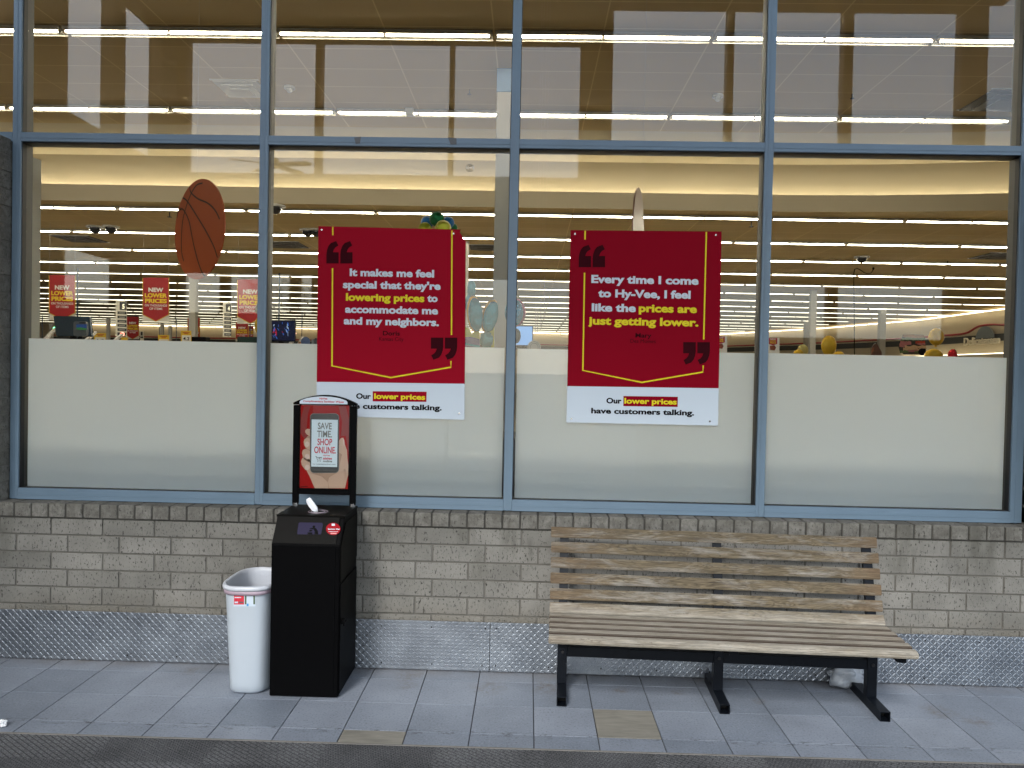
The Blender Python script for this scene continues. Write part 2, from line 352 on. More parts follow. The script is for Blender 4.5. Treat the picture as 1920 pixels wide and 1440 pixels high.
def caph(bold):
    if bold not in _cap:
        me = glyphs('H', bold); ys = [v.co.y for v in me.vertices]; _cap[bold] = max(ys)-min(0, min(ys))
    return _cap[bold]
def onplane(px, py, P0, n):
    d = ray(px, py); return CP+d*((Vector(P0)-CP).dot(n)/d.dot(n))
def flat3(name, pts, n, th, m, parent=None):        # outline of 3-D points lying on a plane, thickened towards n
    n = Vector(n).normalized(); c = sum((Vector(p) for p in pts), Vector())/len(pts)
    k = len(pts); s = sum(((Vector(pts[i])-c).cross(Vector(pts[(i+1) % k])-c)).dot(n) for i in range(k))
    if s < 0: pts = pts[::-1]
    b = MB(); vs = [Vector(p)+n*th for p in pts]+[Vector(p) for p in pts]
    b.add(vs, [list(range(k)), [k+i for i in reversed(range(k))]]+[(i, k+i, k+(i+1) % k, (i+1) % k) for i in range(k)])
    return b.build(name, m, parent)
def text3(body, c, u, v, width, cap, m, parent, bold=.02, th=.001, name='lettering'):
    me = glyphs(body, bold); xs = [q.co.x for q in me.vertices]; x0, x1 = min(xs), max(xs)
    u = Vector(u).normalized(); v = Vector(v).normalized(); n = u.cross(v); c = Vector(c); sx = width/(x1-x0); sz = cap/caph(bold)
    for q in me.vertices:
        x, y, z = q.co; q.co = c+u*((x-(x0+x1)/2)*sx)+v*(y*sz)+n*(th if z > 0 else 0)
    me.materials.append(m); o = bpy.data.objects.new(name, me); COL.objects.link(o); o.parent = parent; return o
def wall_holes(b, x0, x1, z0, z1, holes, put):      # splits a wall into pieces round its openings
    xs = sorted({x0, x1, *[h[0] for h in holes], *[h[1] for h in holes]}); xs = [x for x in xs if x0 <= x <= x1]
    for a, c in zip(xs, xs[1:]):
        hs_ = sorted((h[2], h[3]) for h in holes if h[0] < (a+c)/2 < h[1]); z = z0
        for (lo, hi) in hs_:
            if lo > z: put(a, c, z, lo)
            z = max(z, hi)
        if z < z1: put(a, c, z, z1)

# ================================================================== THE GROUND
CE = -.887                                           # where tiles meet the carpet
b = MB(); g0 = -.008
b.cur = 2; b.box(-3, CE, -.06, 10, .02, g0)
y_lines = [.02]+[FLOORP[1]-.3048*k for k in range(0, 3)]+[CE]
jt = .0024
for r in range(len(y_lines)-1):
    ya, yb = y_lines[r+1], y_lines[r]
    for k in range(-19, 24):
        xa = FLOORP[0]+.3048*k; b.cur = 1 if (k == 1 and r == 2) or (k == -3 and r == 3) else 0
        b.tint = random.uniform(.05, .95); dz = random.uniform(-.0003, .0003)
        b.box(xa+jt, ya+jt, g0+.0005, xa+.3048-jt, yb-jt, dz, .0006)
b.tint = .5; tf = struct(b.build('tiled_floor', [TILE, BEIGE, GROUT]))
b = MB(); b.box(-2.7, -6.5, -.06, 9.5, CE-.012, -.001); struct(b.build('carpet', CARPET))
b = MB(); b.box(-3, CE-.012, -.05, 10, CE-.0005, .0015, .001); struct(b.build('floor_trim', mat('grey_vinyl_trim', (.16, .15, .135), .6, bump=.1)))
b = MB(); b.box(-300, -400, -.2, 300, 300, -.1); struct(b.build('ground', ASPHALT))
b = MB(); b.box(-36, .35, -.05, 26, 56, 0); struct(b.build('store_floor', STOREFLOOR))

# ================================================================== LOW BRICK WALL UNDER THE WINDOW
JM = .0095
def brick_course(b, x0, x1, z, off, y=0, dep=.09):
    k0 = math.floor((x0-off)/.3048)-1
    x = off+k0*.3048
    while x < x1:
        a, c = max(x+JM/2, x0), min(x+.3048-JM/2, x1)
        if c-a > .02:
            b.tint = random.uniform(0, 1); e = random.uniform(-.0015, .0012)
            b.box(a, y+e, z+JM/2, c, y+dep, z+.1016-JM/2, .0022)
        x += .3048
X0W, X1W = -2.5, 9.26
b = MB()
for k in range(8):                                   # third-bond courses below the cap
    z = .726-.1016*k
    brick_course(b, X0W, X1W, z, 0 if k % 2 == 0 else .0976)
b.cur = 1; b.tint = .5; b.box(X0W, .006, -.05, X1W, .2, .8275)
wall = b.build('brickwork', [BRICK, MORTAR])
lw = thing('brick_wall', 'low tan brick wall with a rowlock sill below the tall windows', 'wall'); wall.parent = lw
b = MB(); n = int((X1W-X0W)/.1016)
for k in range(n):                                   # bricks on edge forming the sill
    xa = -.01+.1016*(k-int((-.01-X0W)/.1016)); b.tint = random.uniform(0, 1); e = random.uniform(-.002, .002)
    b.box(xa+JM/2, -.015+e, .8275+JM/2, xa+.1016-JM/2, .098, .911+random.uniform(-.0015, .001), .003)
b.cur = 1; b.tint = .5; b.box(X0W, -.009, .8275, X1W, .2, .9045)
b.build('rowlock_sill', [BRICK, mat('sooty_mortar', (.045, .042, .036), .95, bump=.6, bscale=220, var=.5, vscale=9)], lw)
# piers either side of the window
for nm, xa, xb, lab in (('brick_pier', X0W, -.324, 'tan brick pier at the left end of the windows, above the sill'),
                        ('brick_pier', 5.64, X1W, 'tan brick pier at the right end of the windows, above the sill')):
    b = MB(); z = .9145; k = 0
    while z+.1016 < 3.06:
        brick_course(b, xa, xb, z, xb if k % 2 == 0 else xb+.15, 0, .12); z += .1016; k += 1
    b.cur = 1; b.tint = .5; b.box(xa, .006, .906, xb-.006, .24, 3.046)
    tag(b.build(nm, [BRICK, MORTAR]), lab, 'pier', 'brick piers beside the windows')
# a mortar joint and crumbs over the kick plates
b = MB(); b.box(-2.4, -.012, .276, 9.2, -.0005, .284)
for k in range(420):
    x = random.uniform(-.4, 5.8); s = random.uniform(.002, .007); b.box(x, -.012, .284, x+s*1.6, -.012+s, .284+s, .0008)
b.build('mortar_ledge', MORTAR, lw)

# ---- tread plate kick panels
def kick_plate(xa, xb, z0, z1, label):
    t = thing('kick_plate', label, 'kick plate', group='diamond tread kick plates along the wall foot')
    b = MB(); b.box(xa+.0015, -.0165, z0, xb-.0015, -.0125, z1, .0008)
    P = .0205; rows = int((z1-z0)/P)
    for j in range(rows+1):
        for i in range(int((xb-xa)/P)+1):
            x, z = xa+.008+i*P, z0+.008+j*P
            if x > xb-.01 or z > z1-.006: continue
            s = 1 if (i+j) % 2 == 0 else -1
            a = math.radians(45*s); L, W, H = .0128, .0031, .0012; ca, sa = math.cos(a), math.sin(a)
            pts = [(-L, 0, 0), (-L*.3, W, 0), (L*.3, W, 0), (L, 0, 0), (L*.3, -W, 0), (-L*.3, -W, 0), (-L*.45, 0, H), (L*.45, 0, H)]
            vs = [(x+p[0]*ca-p[1]*sa, -.0165-p[2], z+p[0]*sa+p[1]*ca) for p in pts]
            b.add(vs, [(0, 6, 1), (1, 6, 7, 2), (2, 7, 3), (3, 7, 4), (4, 7, 6, 5), (5, 6, 0)])
    b.build('tread_sheet', PLATE, t)
    n = max(2, round((xb-xa)/.30)); m_ = .035
    for i in range(n+1):
        for zz in (z0+.035, z1-.035):
            x = xa+m_+(xb-xa-2*m_)*i/n+random.uniform(-.01, .01)
            q = MB(); q.tube([(x, -.0195, zz), (x, -.016, zz)], .0042, 10); q.build('screw', SCREW, t)
    return t
kick_plate(-.46, 2.573, .004, .287, 'long tread kick plate behind the bin and dispenser')
kick_plate(2.573, 5.7, .004, .288, 'tread kick plate behind the wooden bench')

# ================================================================== THE TALL WINDOW
MX = [-.2936+1.4748*k for k in range(-1, 5)]
ZB, ZF, ZT0, ZT1, ZTOP = .9135, .979, 3.036, 3.090, 5.25
MW = .0255
win = thing('storefront_window', 'tall storefront window in blue-grey aluminium with frosted lower panes', 'window')
def member(name, box, inner):
    b = MB(); b.box(*box, .002); b.cur = 1; b.box(*inner); return b.build(name, [BLUE, DARKMET], win)
for i, x in enumerate(MX):
    z0 = ZB if i else 3.046
    w_ = MW if i < 5 else .034
    b = MB(); b.box(x-w_, .100, z0, x+w_, .1445, ZTOP, .002); b.box(x-w_*.25, .0975, z0, x+w_*.15, .1, ZTOP)
    b.cur = 1; b.box(x-w_*.9, .1565, z0+.03, x+w_*.9, .215, ZTOP)
    b.cur = 2; b.box(x-w_-.0035, .113, z0+.03, x-w_+.0003, .1495, ZTOP); b.box(x+w_-.0003, .113, z0+.03, x+w_+.0035, .1495, ZTOP)
    b.build('mullion', [BLUE, DARKMET, GASKET], win)
for i in range(5):
    xa, xb = MX[i]+MW+.0002, MX[i+1]-(MW if i < 4 else .034)-.0002
    lo = ZT0 if i == 0 else ZB
    b = MB(); b.box(xa, .1005, ZT0, xb, .1443, ZT1, .0015); b.box(xa, .098, ZT0+.020, xb, .1005, ZT0+.046)
    b.cur = 1; b.box(xa, .1567, ZT0-.002, xb, .214, ZT1+.002)
    b.cur = 2; b.box(xa+.004, .114, ZT0-.004, xb-.004, .1496, ZT0+.0003); b.box(xa+.004, .114, ZT1-.0003, xb-.004, .1496, ZT1+.003)
    b.build('transom', [BLUE, DARKMET, GASKET], win)
    if i:
        b = MB(); b.box(xa, .1005, ZB, xb, .1443, ZF, .0015); b.box(xa, .096, ZB, xb, .1005, ZB+.024); b.box(xa, .0985, ZB+.027, xb, .1005, ZB+.045)
        b.cur = 1; b.box(xa, .1567, ZB, xb, .214, ZF)
        b.cur = 2; b.box(xa+.004, .114, ZF-.0003, xb-.004, .1496, ZF+.0035)
        b.build('bottom_rail', [BLUE, DARKMET, GASKET], win)
        b = MB(); b.box(xa+.0005, .150, ZF+.0005, xb-.0005, .1555, ZT0-.0005); b.build('glass_pane', GLASS, win)
        fz = 1.872+random.uniform(-.003, .005); fx = xa+(.012 if i > 1 else .02); b = MB(); b.add([(fx, .1562, ZF+.001), (xb-.012, .1562, ZF+.001), (xb-.012, .1562, fz), (fx, .1562, fz)], [(0, 1, 2, 3)]); b.build('frosted_film', FILM, win)
    b = MB(); b.box(xa+.0005, .150, ZT1+.0005, xb-.0005, .1555, ZTOP); b.build('glass_pane', GLASS, win)
b = MB(); b.box(MX[0]-MW, .1, ZTOP, MX[5]+.034, .215, ZTOP+.06, .002); b.build('head_rail', BLUE, win)
TAPE = mat('duct_tape', (.10, .105, .11), .55, .2, bump=.4, bscale=40)
tag(flat('tape_patch', [(664, 258), (677, 256), (675, 269), (667, 270)], .0972, .0008, TAPE), 'small crumpled grey tape patch on the blue transom, left of the pair', 'tape', 'tape patches on the transom')
tag(flat('tape_patch', [(840, 258), (856, 259), (856, 271), (845, 271)], .0972, .0008, TAPE), 'small crumpled grey tape patch on the blue transom, right of the pair', 'tape', 'tape patches on the transom')

# ================================================================== VESTIBULE BEHIND THE CAMERA (partly seen reflected in the glass)
BY = -6.5; GM = .15                                  # mirror plane of the glass
def mir(px, py): q = at(px, py, Y=2*GM-BY); return q.x, q.z
VZ = 7.3
holes = []
for a, c in ((347, 587), (598, 838), (846, 1083)): holes.append((mir(a, 400)[0], mir(c, 400)[0], 4.56, 6.52))
for a, c in ((1143, 1357), (1369, 1575), (1592, 1794)): holes.append((mir(a, 400)[0], mir(c, 400)[0], 4.90, 7.06))
for a, c in ((339, 412), (425, 544), (559, 585)): holes.append((mir(a, 500)[0], mir(c, 500)[0], 2.50, 3.10))
for a, c, lo in ((600, 838, .25), (846, 1200, .25), (1208, 1557, 2.3), (1573, 1781, 2.3)): holes.append((mir(a, 500)[0], mir(c, 500)[0], lo, 3.08))  # reflected openings; the unseen low sills are dropped to let in light
b = MB(); wall_holes(b, X0W, X1W, 0, VZ, holes, lambda a, c, z0, z1: b.box(a, BY-.18, z0, c, BY, z1)); struct(b.build('vestibule_wall', TAN))
def mirx(px, py, X): return 2*GM-at(px, py, X=X).y
sh = [(mirx(300, 310, X0W), mirx(233, 300, X0W), 4.56, 6.45), (mirx(213, 260, X0W), mirx(126, 220, X0W), 4.56, 6.45), (mirx(24, 180, X0W), -1.0, 4.56, 6.45),
      (mirx(230, 500, X0W), mirx(121, 480, X0W), 2.45, 3.06)]
b = MB(); wall_holes(b, BY, .1, 0, VZ, sh, lambda a, c, z0, z1: b.box(X0W-.18, a, z0, X0W-.001, c, z1)); struct(b.build('vestibule_wall', TAN))
sh = [(mirx(1850, 200, X1W), mirx(1892, 200, X1W), 4.9, 7.1), (-6.1, -3.6, .3, 3.06), (-3.4, -.7, .3, 7.1), (-6.1, -3.5, 4.9, 7.1)]  # first opening is reflected in the glass; the larger ones are added light inlets
b = MB(); wall_holes(b, BY, .1, 0, VZ, sh, lambda a, c, z0, z1: b.box(X1W+.001, a, z0, X1W+.18, c, z1)); struct(b.build('vestibule_wall', TAN))
b = MB(); b.box(X0W-.2, BY-.2, VZ, X1W+.2, .3, VZ+.1); struct(b.build('vestibule_ceiling', mat('vestibule_ceiling_paint', (.42, .41, .38), .9)))
b = MB(); b.box(X0W-.18, .1, ZTOP+.062, X1W+.18, .3, VZ-.001)
b.box(X0W-.18, .1, 3.047, MX[0]-MW-.003, .3, ZTOP+.06); b.box(MX[5]+.036, .1, 3.062, X1W+.18, .3, ZTOP+.06)
struct(b.build('facade_wall', TAN))
# ceiling fan of the vestibule, faintly reflected
q = at(512, 306, Y=2*GM+5.0); fan = thing('ceiling_fan', 'tan bladed ceiling fan, faintly reflected beside the second mullion', 'ceiling fan')
FANM = mat('fan_tan', (.16, .11, .06), .5)
b = MB(); b.tube([(q.x, -5, q.z+.05), (q.x, -5, VZ)], .015, 8); b.build('downrod', FANM, fan)
b = MB(); b.tube([(q.x, -5, q.z-.05), (q.x, -5, q.z+.05)], .07, 16); b.build('motor', FANM, fan)
for k in range(5):
    a = .15+k*2*PI/5; b = MB(); ca, sa = math.cos(a), math.sin(a)
    vs = [(q.x+r_*ca-w_*sa, -5+r_*sa+w_*ca, q.z-.02+w_*.2+dz) for dz in (0, .008) for r_, w_ in ((.08, -.03), (.2, -.055), (.48, -.06), (.52, 0), (.48, .06), (.2, .055), (.08, .03))]
    b.add(vs, [list(reversed(range(7))), list(range(7, 14))]+[(i, (i+1) % 7, 7+(i+1) % 7, 7+i) for i in range(7)]); b.build('blade', FANM, fan)
# bare tree and lamp pole in the car park, faintly reflected
def bare_tree(x, y, h, seed, label):
    random.seed(seed); t = thing('bare_tree', label, 'tree', group='bare trees in the car park')
    b = MB(); br = MB()
    b.tube([(x, y, -.1), (x+.05, y, h*.2), (x-.05, y+.05, h*.38)], [.11, .085, .07], 8); b.build('trunk', BARK, t)
    def grow(p, d, L, r, dep):
        pts = [p]; q = p
        for k in range(3):
            d = (d+Vector((random.uniform(-.22, .22), random.uniform(-.22, .22), random.uniform(-.06, .14)))).normalized(); q = q+d*L/3; pts.append(q)
        br.tube(pts, [r*.6, r*.5, r*.4, r*.32], 5, False)
        if dep:
            for k in range(3 if dep > 1 else 4):
                dd = (d+Vector((random.uniform(-.9, .9), random.uniform(-.9, .9), random.uniform(-.35, .6)))).normalized()
                grow(pts[random.choice((2, 3, 3))], dd, L*.68, r*.55, dep-1)
    for k in range(7):
        a = k*2*PI/7+random.uniform(-.3, .3); grow(Vector((x, y, h*random.uniform(.25, .4))), Vector((math.cos(a), math.sin(a), random.uniform(.5, 1.3))).normalized(), h*.24, .055, 4)
    br.build('branches', BARK, t)
q = at(585, 560, Y=2*GM+15); bare_tree(q.x, -15, 5.0, 3, 'bare branching tree outside, reflected left of the first poster')
q = at(1650, 600, Y=2*GM+16); bare_tree(q.x-.8, -16, 3.4, 9, 'bare branching tree outside, reflected in the rightmost pane')
random.seed(21)

# ================================================================== STORE SHELL
LZ, UZ, SZ = 4.72, 5.58, 5.62
def curve(X): return -.020*max(0, X-6.6)**2
def strip(b, pts_a, pts_b):                          # ribbon between two rows of points
    n = len(pts_a); b.add(list(pts_a)+list(pts_b), [(i, i+1, n+i+1, n+i) for i in range(n-1)])
XS = [-14, -8, -2, 2, 5, 6.6]+[7+.5*k for k in range(13)]
b = MB(); strip(b, [(x, .216, UZ) for x in XS], [(x, 7.85+curve(x), UZ) for x in XS]); strip(b, [(x, .216, UZ+.12) for x in XS], [(x, 7.85+curve(x), UZ+.12) for x in XS]); struct(b.build('upper_ceiling', CEIL))
b = MB(); strip(b, [(x, 7.85+curve(x), UZ) for x in XS], [(x, 7.85+curve(x), UZ+.09) for x in XS])
strip(b, [(x, 7.85+curve(x), UZ+.09) for x in XS], [(x, 10.02+curve(x), UZ+.09) for x in XS])
strip(b, [(x, 10.02+curve(x), UZ+.09) for x in XS], [(x, 10.12+curve(x), LZ+.10) for x in XS])
strip(b, [(x, 10.12+curve(x), LZ+.10) for x in XS], [(x, 9.70+curve(x), LZ+.10) for x in XS])
strip(b, [(x, 9.70+curve(x), LZ+.10) for x in XS], [(x, 9.70+curve(x), 5.02) for x in XS])
strip(b, [(x, 9.70+curve(x), 5.02) for x in XS], [(x, 9.64+curve(x), 5.02) for x in XS])
strip(b, [(x, 9.64+curve(x), 5.02) for x in XS], [(x, 9.64+curve(x), LZ) for x in XS])
b.box(-14.1, .3, LZ, -14, 10.2, SZ+.2); b.box(13, .3, LZ, 13.1, 9.3, SZ+.2)
struct(b.build('ceiling_soffit', SOFFIT))
b = MB(); strip(b, [(x, 9.64+curve(x), LZ) for x in XS], [(x, 10.3, LZ) for x in XS])
b.box(-36, 10.3, LZ, 23, 56, LZ+.05); b.box(-36, .3, LZ, -14.1, 10.3, LZ+.05); b.box(13.1, .3, LZ, 23, 10.3, LZ+.05); struct(b.build('lower_ceiling', CEILLOW))
cv = MB(); xs_ = [x for x in XS if -13 < x]
for a, c in zip(xs_, xs_[1:]):
    cv.tube([(a+.03, 9.97+curve(a), LZ+.235), (c-.03, 9.97+curve(c), LZ+.235)], .02, 6)
tag(cv.build('cove_light', COVE), 'warm strip lighting hidden behind the curved ceiling lip', 'cove lighting')
RW = [(22.2, .3), (22.2, 34), (20.6, 41.5), (16.3, 52), (15.2, 55)]
b = MB()
for (xa, ya), (xb, yb) in zip(RW, RW[1:]): b.add([(xa, ya, 0), (xb, yb, 0), (xb, yb, LZ), (xa, ya, LZ)], [(0, 1, 2, 3)])
b.box(-36, 55, 0, 15.3, 55.1, LZ); b.box(-36.1, .3, 0, -36, 55, LZ); b.box(-36, .2, 0, X0W-.2, .3, LZ); b.box(X1W+.19, .2, 0, 22.3, .3, LZ)
struct(b.build('store_wall', CREAM))
b = MB(); b.box(X0W, .24, 0, at(76, 450, Y=.62).x, .62, 3.06)
b.box(MX[1], .22, 0, MX[5], .30, ZB-.03)
struct(b.build('inner_wall', mat('inner_wall_paint', (.55, .51, .41), .8)))
# wall washers along the top of the far walls
b = MB()
for k in range(20): b.box(-34+2.45*k, 54.72, LZ-.10, -34+2.45*k+2.36, 54.80, LZ-.04)
tag(b.build('wall_washer', WASH), 'continuous strip lighting along the top of the far back wall', 'wall lighting')
b = MB()
for (xa, ya), (xb, yb) in zip(RW[0:], RW[1:]):
    L = math.hypot(xb-xa, yb-ya); n = int(L/1.8)
    for k in range(n):
        f0, f1 = k/n, (k+.93)/n; off = .25
        b.tube([(xa+(xb-xa)*f0-off, ya+(yb-ya)*f0, LZ-.09), (xa+(xb-xa)*f1-off, ya+(yb-ya)*f1, LZ-.09)], .035, 4)
tag(b.build('wall_washer', WASH), 'continuous strip lighting along the top of the deli side wall', 'wall lighting')
# striped fascia band on side and back walls
BAND = mat('slate_band', (.022, .028, .034), .5); STRIPE = mat('red_stripe', (.30, .015, .03), .4); DELI = mat('deli_lit_shelf', (.85, .74, .5), .6)
band = thing('wall_band', 'slate grey fascia band with a wavy dark red stripe on the deli wall', 'wall band')
zt = at(1773, 633.5, X=22.15).z; zb_ = at(1773, 645.5, X=22.15).z; YL, YR_ = at(1823, 630, X=22.1).y, at(1872, 630, X=22.1).y
def wallpath(off):
    out = []
    for (xa, ya), (xb, yb) in zip(RW, RW[1:]):
        n = max(2, int(math.hypot(xb-xa, yb-ya)/1.2))
        for k in range(n): out.append((xa+(xb-xa)*k/n-off, ya+(yb-ya)*k/n))
    out.append((15.2-off, 55-off)); out.append((-35, 55-off)); return out
wp = wallpath(.06); b = MB(); strip(b, [(x, y, zb_) for x, y in wp], [(x, y, zt) for x, y in wp]); strip(b, [(x, y, zt) for x, y in wp], [(x+.1, y+.02, zt) for x, y in wp]); b.build('band', BAND, band)
def wave(y): return zt+.11+.30/(1+math.exp((y-YL)/.22))*(1-.30/(1+math.exp((y-YR_)/.22)))
b = MB(); wq = wallpath(.10); b.tube([(x, y, wave(y)) for x, y in [(22.1, 20+.25*k) for k in range(56)]+[p for p in wq if p[1] > 34.2]], .05, 6); b.build('stripe', STRIPE, band)
b = MB(); wp = wallpath(.5); z0 = zb_-.55
strip(b, [(x, y, z0-.9) for x, y in wp], [(x, y, z0) for x, y in wp]); strip(b, [(x, y, z0) for x, y in wp], [(x+.4, y+.2, z0) for x, y in wp])
tag(b.build('wall_cases', mat('case_canopy', (.72, .65, .5), .6)), 'long cream canopy of wall cases below the slate band', 'display case')
b = MB(); b.tube([(21.9, 24, z0+.02), (21.9, 45, z0+.02)], .03, 4)
tag(b.build('case_light', WASH), 'warm strip light along the deli case canopy', 'strip light')
deli = thing('deli_sign', 'raised cream lettering with a grey domed emblem on the deli wall', 'sign')
ya, yb = at(1811, 640, X=22.0).y, at(1873, 640, X=22.0).y
q = at(1842, 645.5, X=22.0)
text3('Delicatessen', (22.0, (ya+yb)/2, at(1842, 645.5, X=22.0).z), (0, -1, 0), (0, 0, 1), ya-yb+.2, .33, mat('cream_letters', (.85, .8, .68), .5), deli, .015, .05)
c = at(1848, 634, X=22.05); pts = [(22.05, c.y+.62*math.cos(PI*k/16), c.z+.50*math.sin(PI*k/16)) for k in range(17)]
flat3('dome', pts, (-1, 0, 0), .06, mat('dome_grey', (.20, .24, .28), .6), deli)

# columns
def column(px, ytop, wpx, zc, label, cat='column', cap=False, gname='square white columns in the store'):
    q = at(px, ytop, Z=zc); wd = wpx*(q.y-CP.y)/FPX
    t = thing('column', label, cat, group=gname); b = MB(); b.box(q.x-wd/2, q.y, 0, q.x+wd/2, q.y+wd, zc, .01); b.build('shaft', COLWHITE, t)
    if cap: b = MB(); b.box(q.x-wd*.52, q.y-.012, zc-.30, q.x+wd*.52, q.y+wd, zc-.002, .004); b.build('capital', mat('blue_capital', (.12, .2, .32), .5), t)
    return q
column(946, 128, 27, UZ, 'nearest white column with a blue top, beside the third mullion', cap=True)
column(361, 512, 13, LZ, 'white column rising behind the hanging basketball')
column(1527, 543, 11, LZ, 'tall slim white column in the rightmost pane')
column(1514, 600, 8, LZ, 'short distant white column just left of the tall slim one')
column(1657, 578, 11, LZ, 'white column left of the sandwich cutout')
column(876, 452, 7, LZ, 'thin white pole against the first poster edge', 'pole')
for px, yt, lab in ((202, 597, 'distant cream post right of the kiosk screen'), (303, 607, 'far cream post below the middle large banner'), (318, 611, 'farther thin cream post right of the middle large banner'), (95, 606, 'far cream post below the left large banner')):
    q = at(px, yt, Y=24); b = MB(); b.box(q.x-.06, q.y, 0, q.x+.06, q.y+.1, q.z, .01); tag(b.build('post', COLWHITE), lab, 'post', 'cream posts beyond the checkouts')

# ================================================================== CEILING STRIP LIGHTS
PIT = 2.48; XJ = -.19
def ordn(n):
    n = n; s = ['zeroth', 'first', 'second', 'third', 'fourth', 'fifth', 'sixth', 'seventh', 'eighth', 'ninth', 'tenth', 'eleventh', 'twelfth', 'thirteenth', 'fourteenth', 'fifteenth', 'sixteenth', 'seventeenth', 'eighteenth', 'nineteenth', 'twentieth']
    return s[n] if n < len(s) else 'twenty-'+s[n-20]
def housing_mb(b):
    b.prism([(-.09, .0), (-.09, -.046), (-.086, -.046), (-.084, -.030), (.10, -.030), (.105, -.040), (.11, 0)], 'X', .02, PIT-.02); return b
def tube_mb(b, x0): b.tube([(x0, -.04, -.046), (x0+1.17, -.04, -.046)], .0135, 8); return b
def socket_mb(b, x): b.box(x-.008, -.058, -.06, x+.012, -.022, -.029); return b
SOCK = mat('lamp_socket', (.25, .22, .18), .5)
rows = [(4.38, UZ-.01), (7.04, UZ-.01)]+[(10.13+2.63*k, LZ-.005) for k in range(17)]
protoP = []
h = housing_mb(MB()).build('housing', HOUSING); t1 = tube_mb(MB(), .045).build('tube', TUBE); t2 = tube_mb(MB(), 1.255).build('tube', TUBE); sks = [socket_mb(MB(), x).build('socket', SOCK) for x in (.025, 1.235, 2.44)]
tbm = MB(); tube_mb(tbm, .045); tube_mb(tbm, 1.255); tbm.cur = 1; housing_mb(tbm)
far = tbm.build('strip_light', [TUBEF, HOUSING]); vfar = tbm.build('strip_light', [TUBEV, HOUSING]); cnt = 0; rest = MB()
for ri, (y, z) in enumerate(rows):
    d = y-CP.y; xl = CP.x-.70*d-1.0; xr = CP.x+.665*d+.8
    wallx = 9.73+.1 if ri == 1 else 22.0 if y < 34 else 22.0-(y-34)*.27 if y < 52 else 15.5
    if ri == 0: wallx = 12.8
    ks = [k for k in range(-16, 12) if XJ+PIT*(k+1) > xl and XJ+PIT*k < xr and XJ+PIT*(k+1) < wallx+.2 and XJ+PIT*k > -35 and not (ri < 2 and XJ+PIT*k < -13.9)]
    for j, k in enumerate(ks):
        x = XJ+PIT*k
        if cnt >= 298:
            rest.cur = 0; rest.tube([(x+.05, y-.04, z-.046), (x+2.42, y-.04, z-.046)], .0135, 6); continue
        cnt += 1
        lab = 'white strip light, %s from the left in the %s ceiling row from the window' % (ordn(j+1), ordn(ri+1))
        if ri < 6:
            o = bpy.data.objects.new('strip_light', None); COL.objects.link(o); o.empty_display_size = .05
            for p in (h, t1, t2, *sks):
                c = p.copy(); COL.objects.link(c); c.parent = o
        else: o = (far if ri < 11 else vfar).copy(); COL.objects.link(o)
        o.location = (x, y, z); tag(o, lab, 'strip light', 'fluorescent strip lights in rows on the store ceiling')
for o in (h, t1, t2, *sks, far, vfar): bpy.data.objects.remove(o)
if rest.v:
    ro = rest.build('strip_light', TUBEV); tag(ro, 'farthest rows of fluorescent strip lights near the back wall', 'strip light'); ro['kind'] = 'stuff'

# ================================================================== POSTERS ON THE GLASS
PY = .1375
def quote(cx0, cy0, cx1, cy1, closing, parent, Y):
    g = [(0, 0), (0, .38), (.08, .66), (.28, .86), (.60, 1), (1.0-.28, 1), (1, .80), (.80, .70), (.62, .60), (.56, .50), (1, .50), (1, 0)]
    g = [(0, 0), (0, .40), (.05, .60), (.17, .78), (.36, .91), (.80, 1), (.98, .80), (.74, .72), (.60, .62), (.53, .50), (1, .50), (1, 0)]
    w_ = (cx1-cx0); gw = w_*.47
    for k in range(2):
        ox = cx0+k*(w_-gw); pts = []
        for x, z in g:
            if closing: x, z = 1-x, 1-z
            pts.append((ox+x*gw, cy1-z*(cy1-cy0)))
        flat('quotation_mark', pts, Y, .0006, QUOTE, parent)
def line(pts, wpx, Y, m, parent, name='border_line'):
    b = MB(); k = (Y-CP.y)/FPX; P = [Vector((*((lambda q: (q.x, q.z))(at(x, y, Y=Y))), 0)) for x, y in pts]; h = wpx*k/2
    L = []; R_ = []
    for i, p in enumerate(P):
        d = (P[min(i+1, len(P)-1)]-P[max(i-1, 0)]).normalized(); n = Vector((-d.y, d.x, 0))
        s = 1
        if 0 < i < len(P)-1: s = 1/max(.4, n.dot(Vector((-(P[i]-P[i-1]).normalized().y, (P[i]-P[i-1]).normalized().x, 0))))
        L.append((p+n*h*s)[:2]); R_.append((p-n*h*s)[:2])
    b.poly(L+R_[::-1], Y-.0006, Y); return b.build(name, m, parent)
def poster(outline, split, label, red, lines, who, q1, q2, ylines, box, t1, t2):
    t = thing('poster', label, 'poster', group='red quote posters on the window')
    Y = PY
    ys = [p[1] for p in outline]
    top = [p for p in outline if p[1] < split[0][1]-5]; bot = [p for p in outline if p[1] > split[0][1]+5]
    flat('red_panel', [split[0]]+top+[split[1]], Y, .0022, red, t)
    flat('white_panel', [split[1]]+bot+[split[0]], Y, .0022, PWHITE, t)
    Z = Y-.0024
    for (s, cx, by, w_, cap, m, bo) in lines: text(s, cx, by, w_, cap, Z, m, t, bo)
    (n1, c1, b1, w1), (n2, c2, b2, w2) = who
    text(n1, c1, b1, w1, 8.4, Z, QUOTE, t, .022); text(n2, c2, b2, w2, 7, Z, QUOTE, t, -.004)
    quote(*q1, False, t, Z); quote(*q2, True, t, Z)
    for l_ in ylines: line(l_, 2.6, Z, YEL, t)
    flat('highlight_box', box, Z, .0005, red, t)
    text('lower prices', *t1[0], 10.4, Z-.0007, YEL, t, .034)
    text('Our', *t1[1], 10.4, Z, INK, t, .038); text('have customers talking.', *t2, 10.4, Z, INK, t, .038)
    return t
B_ = .040
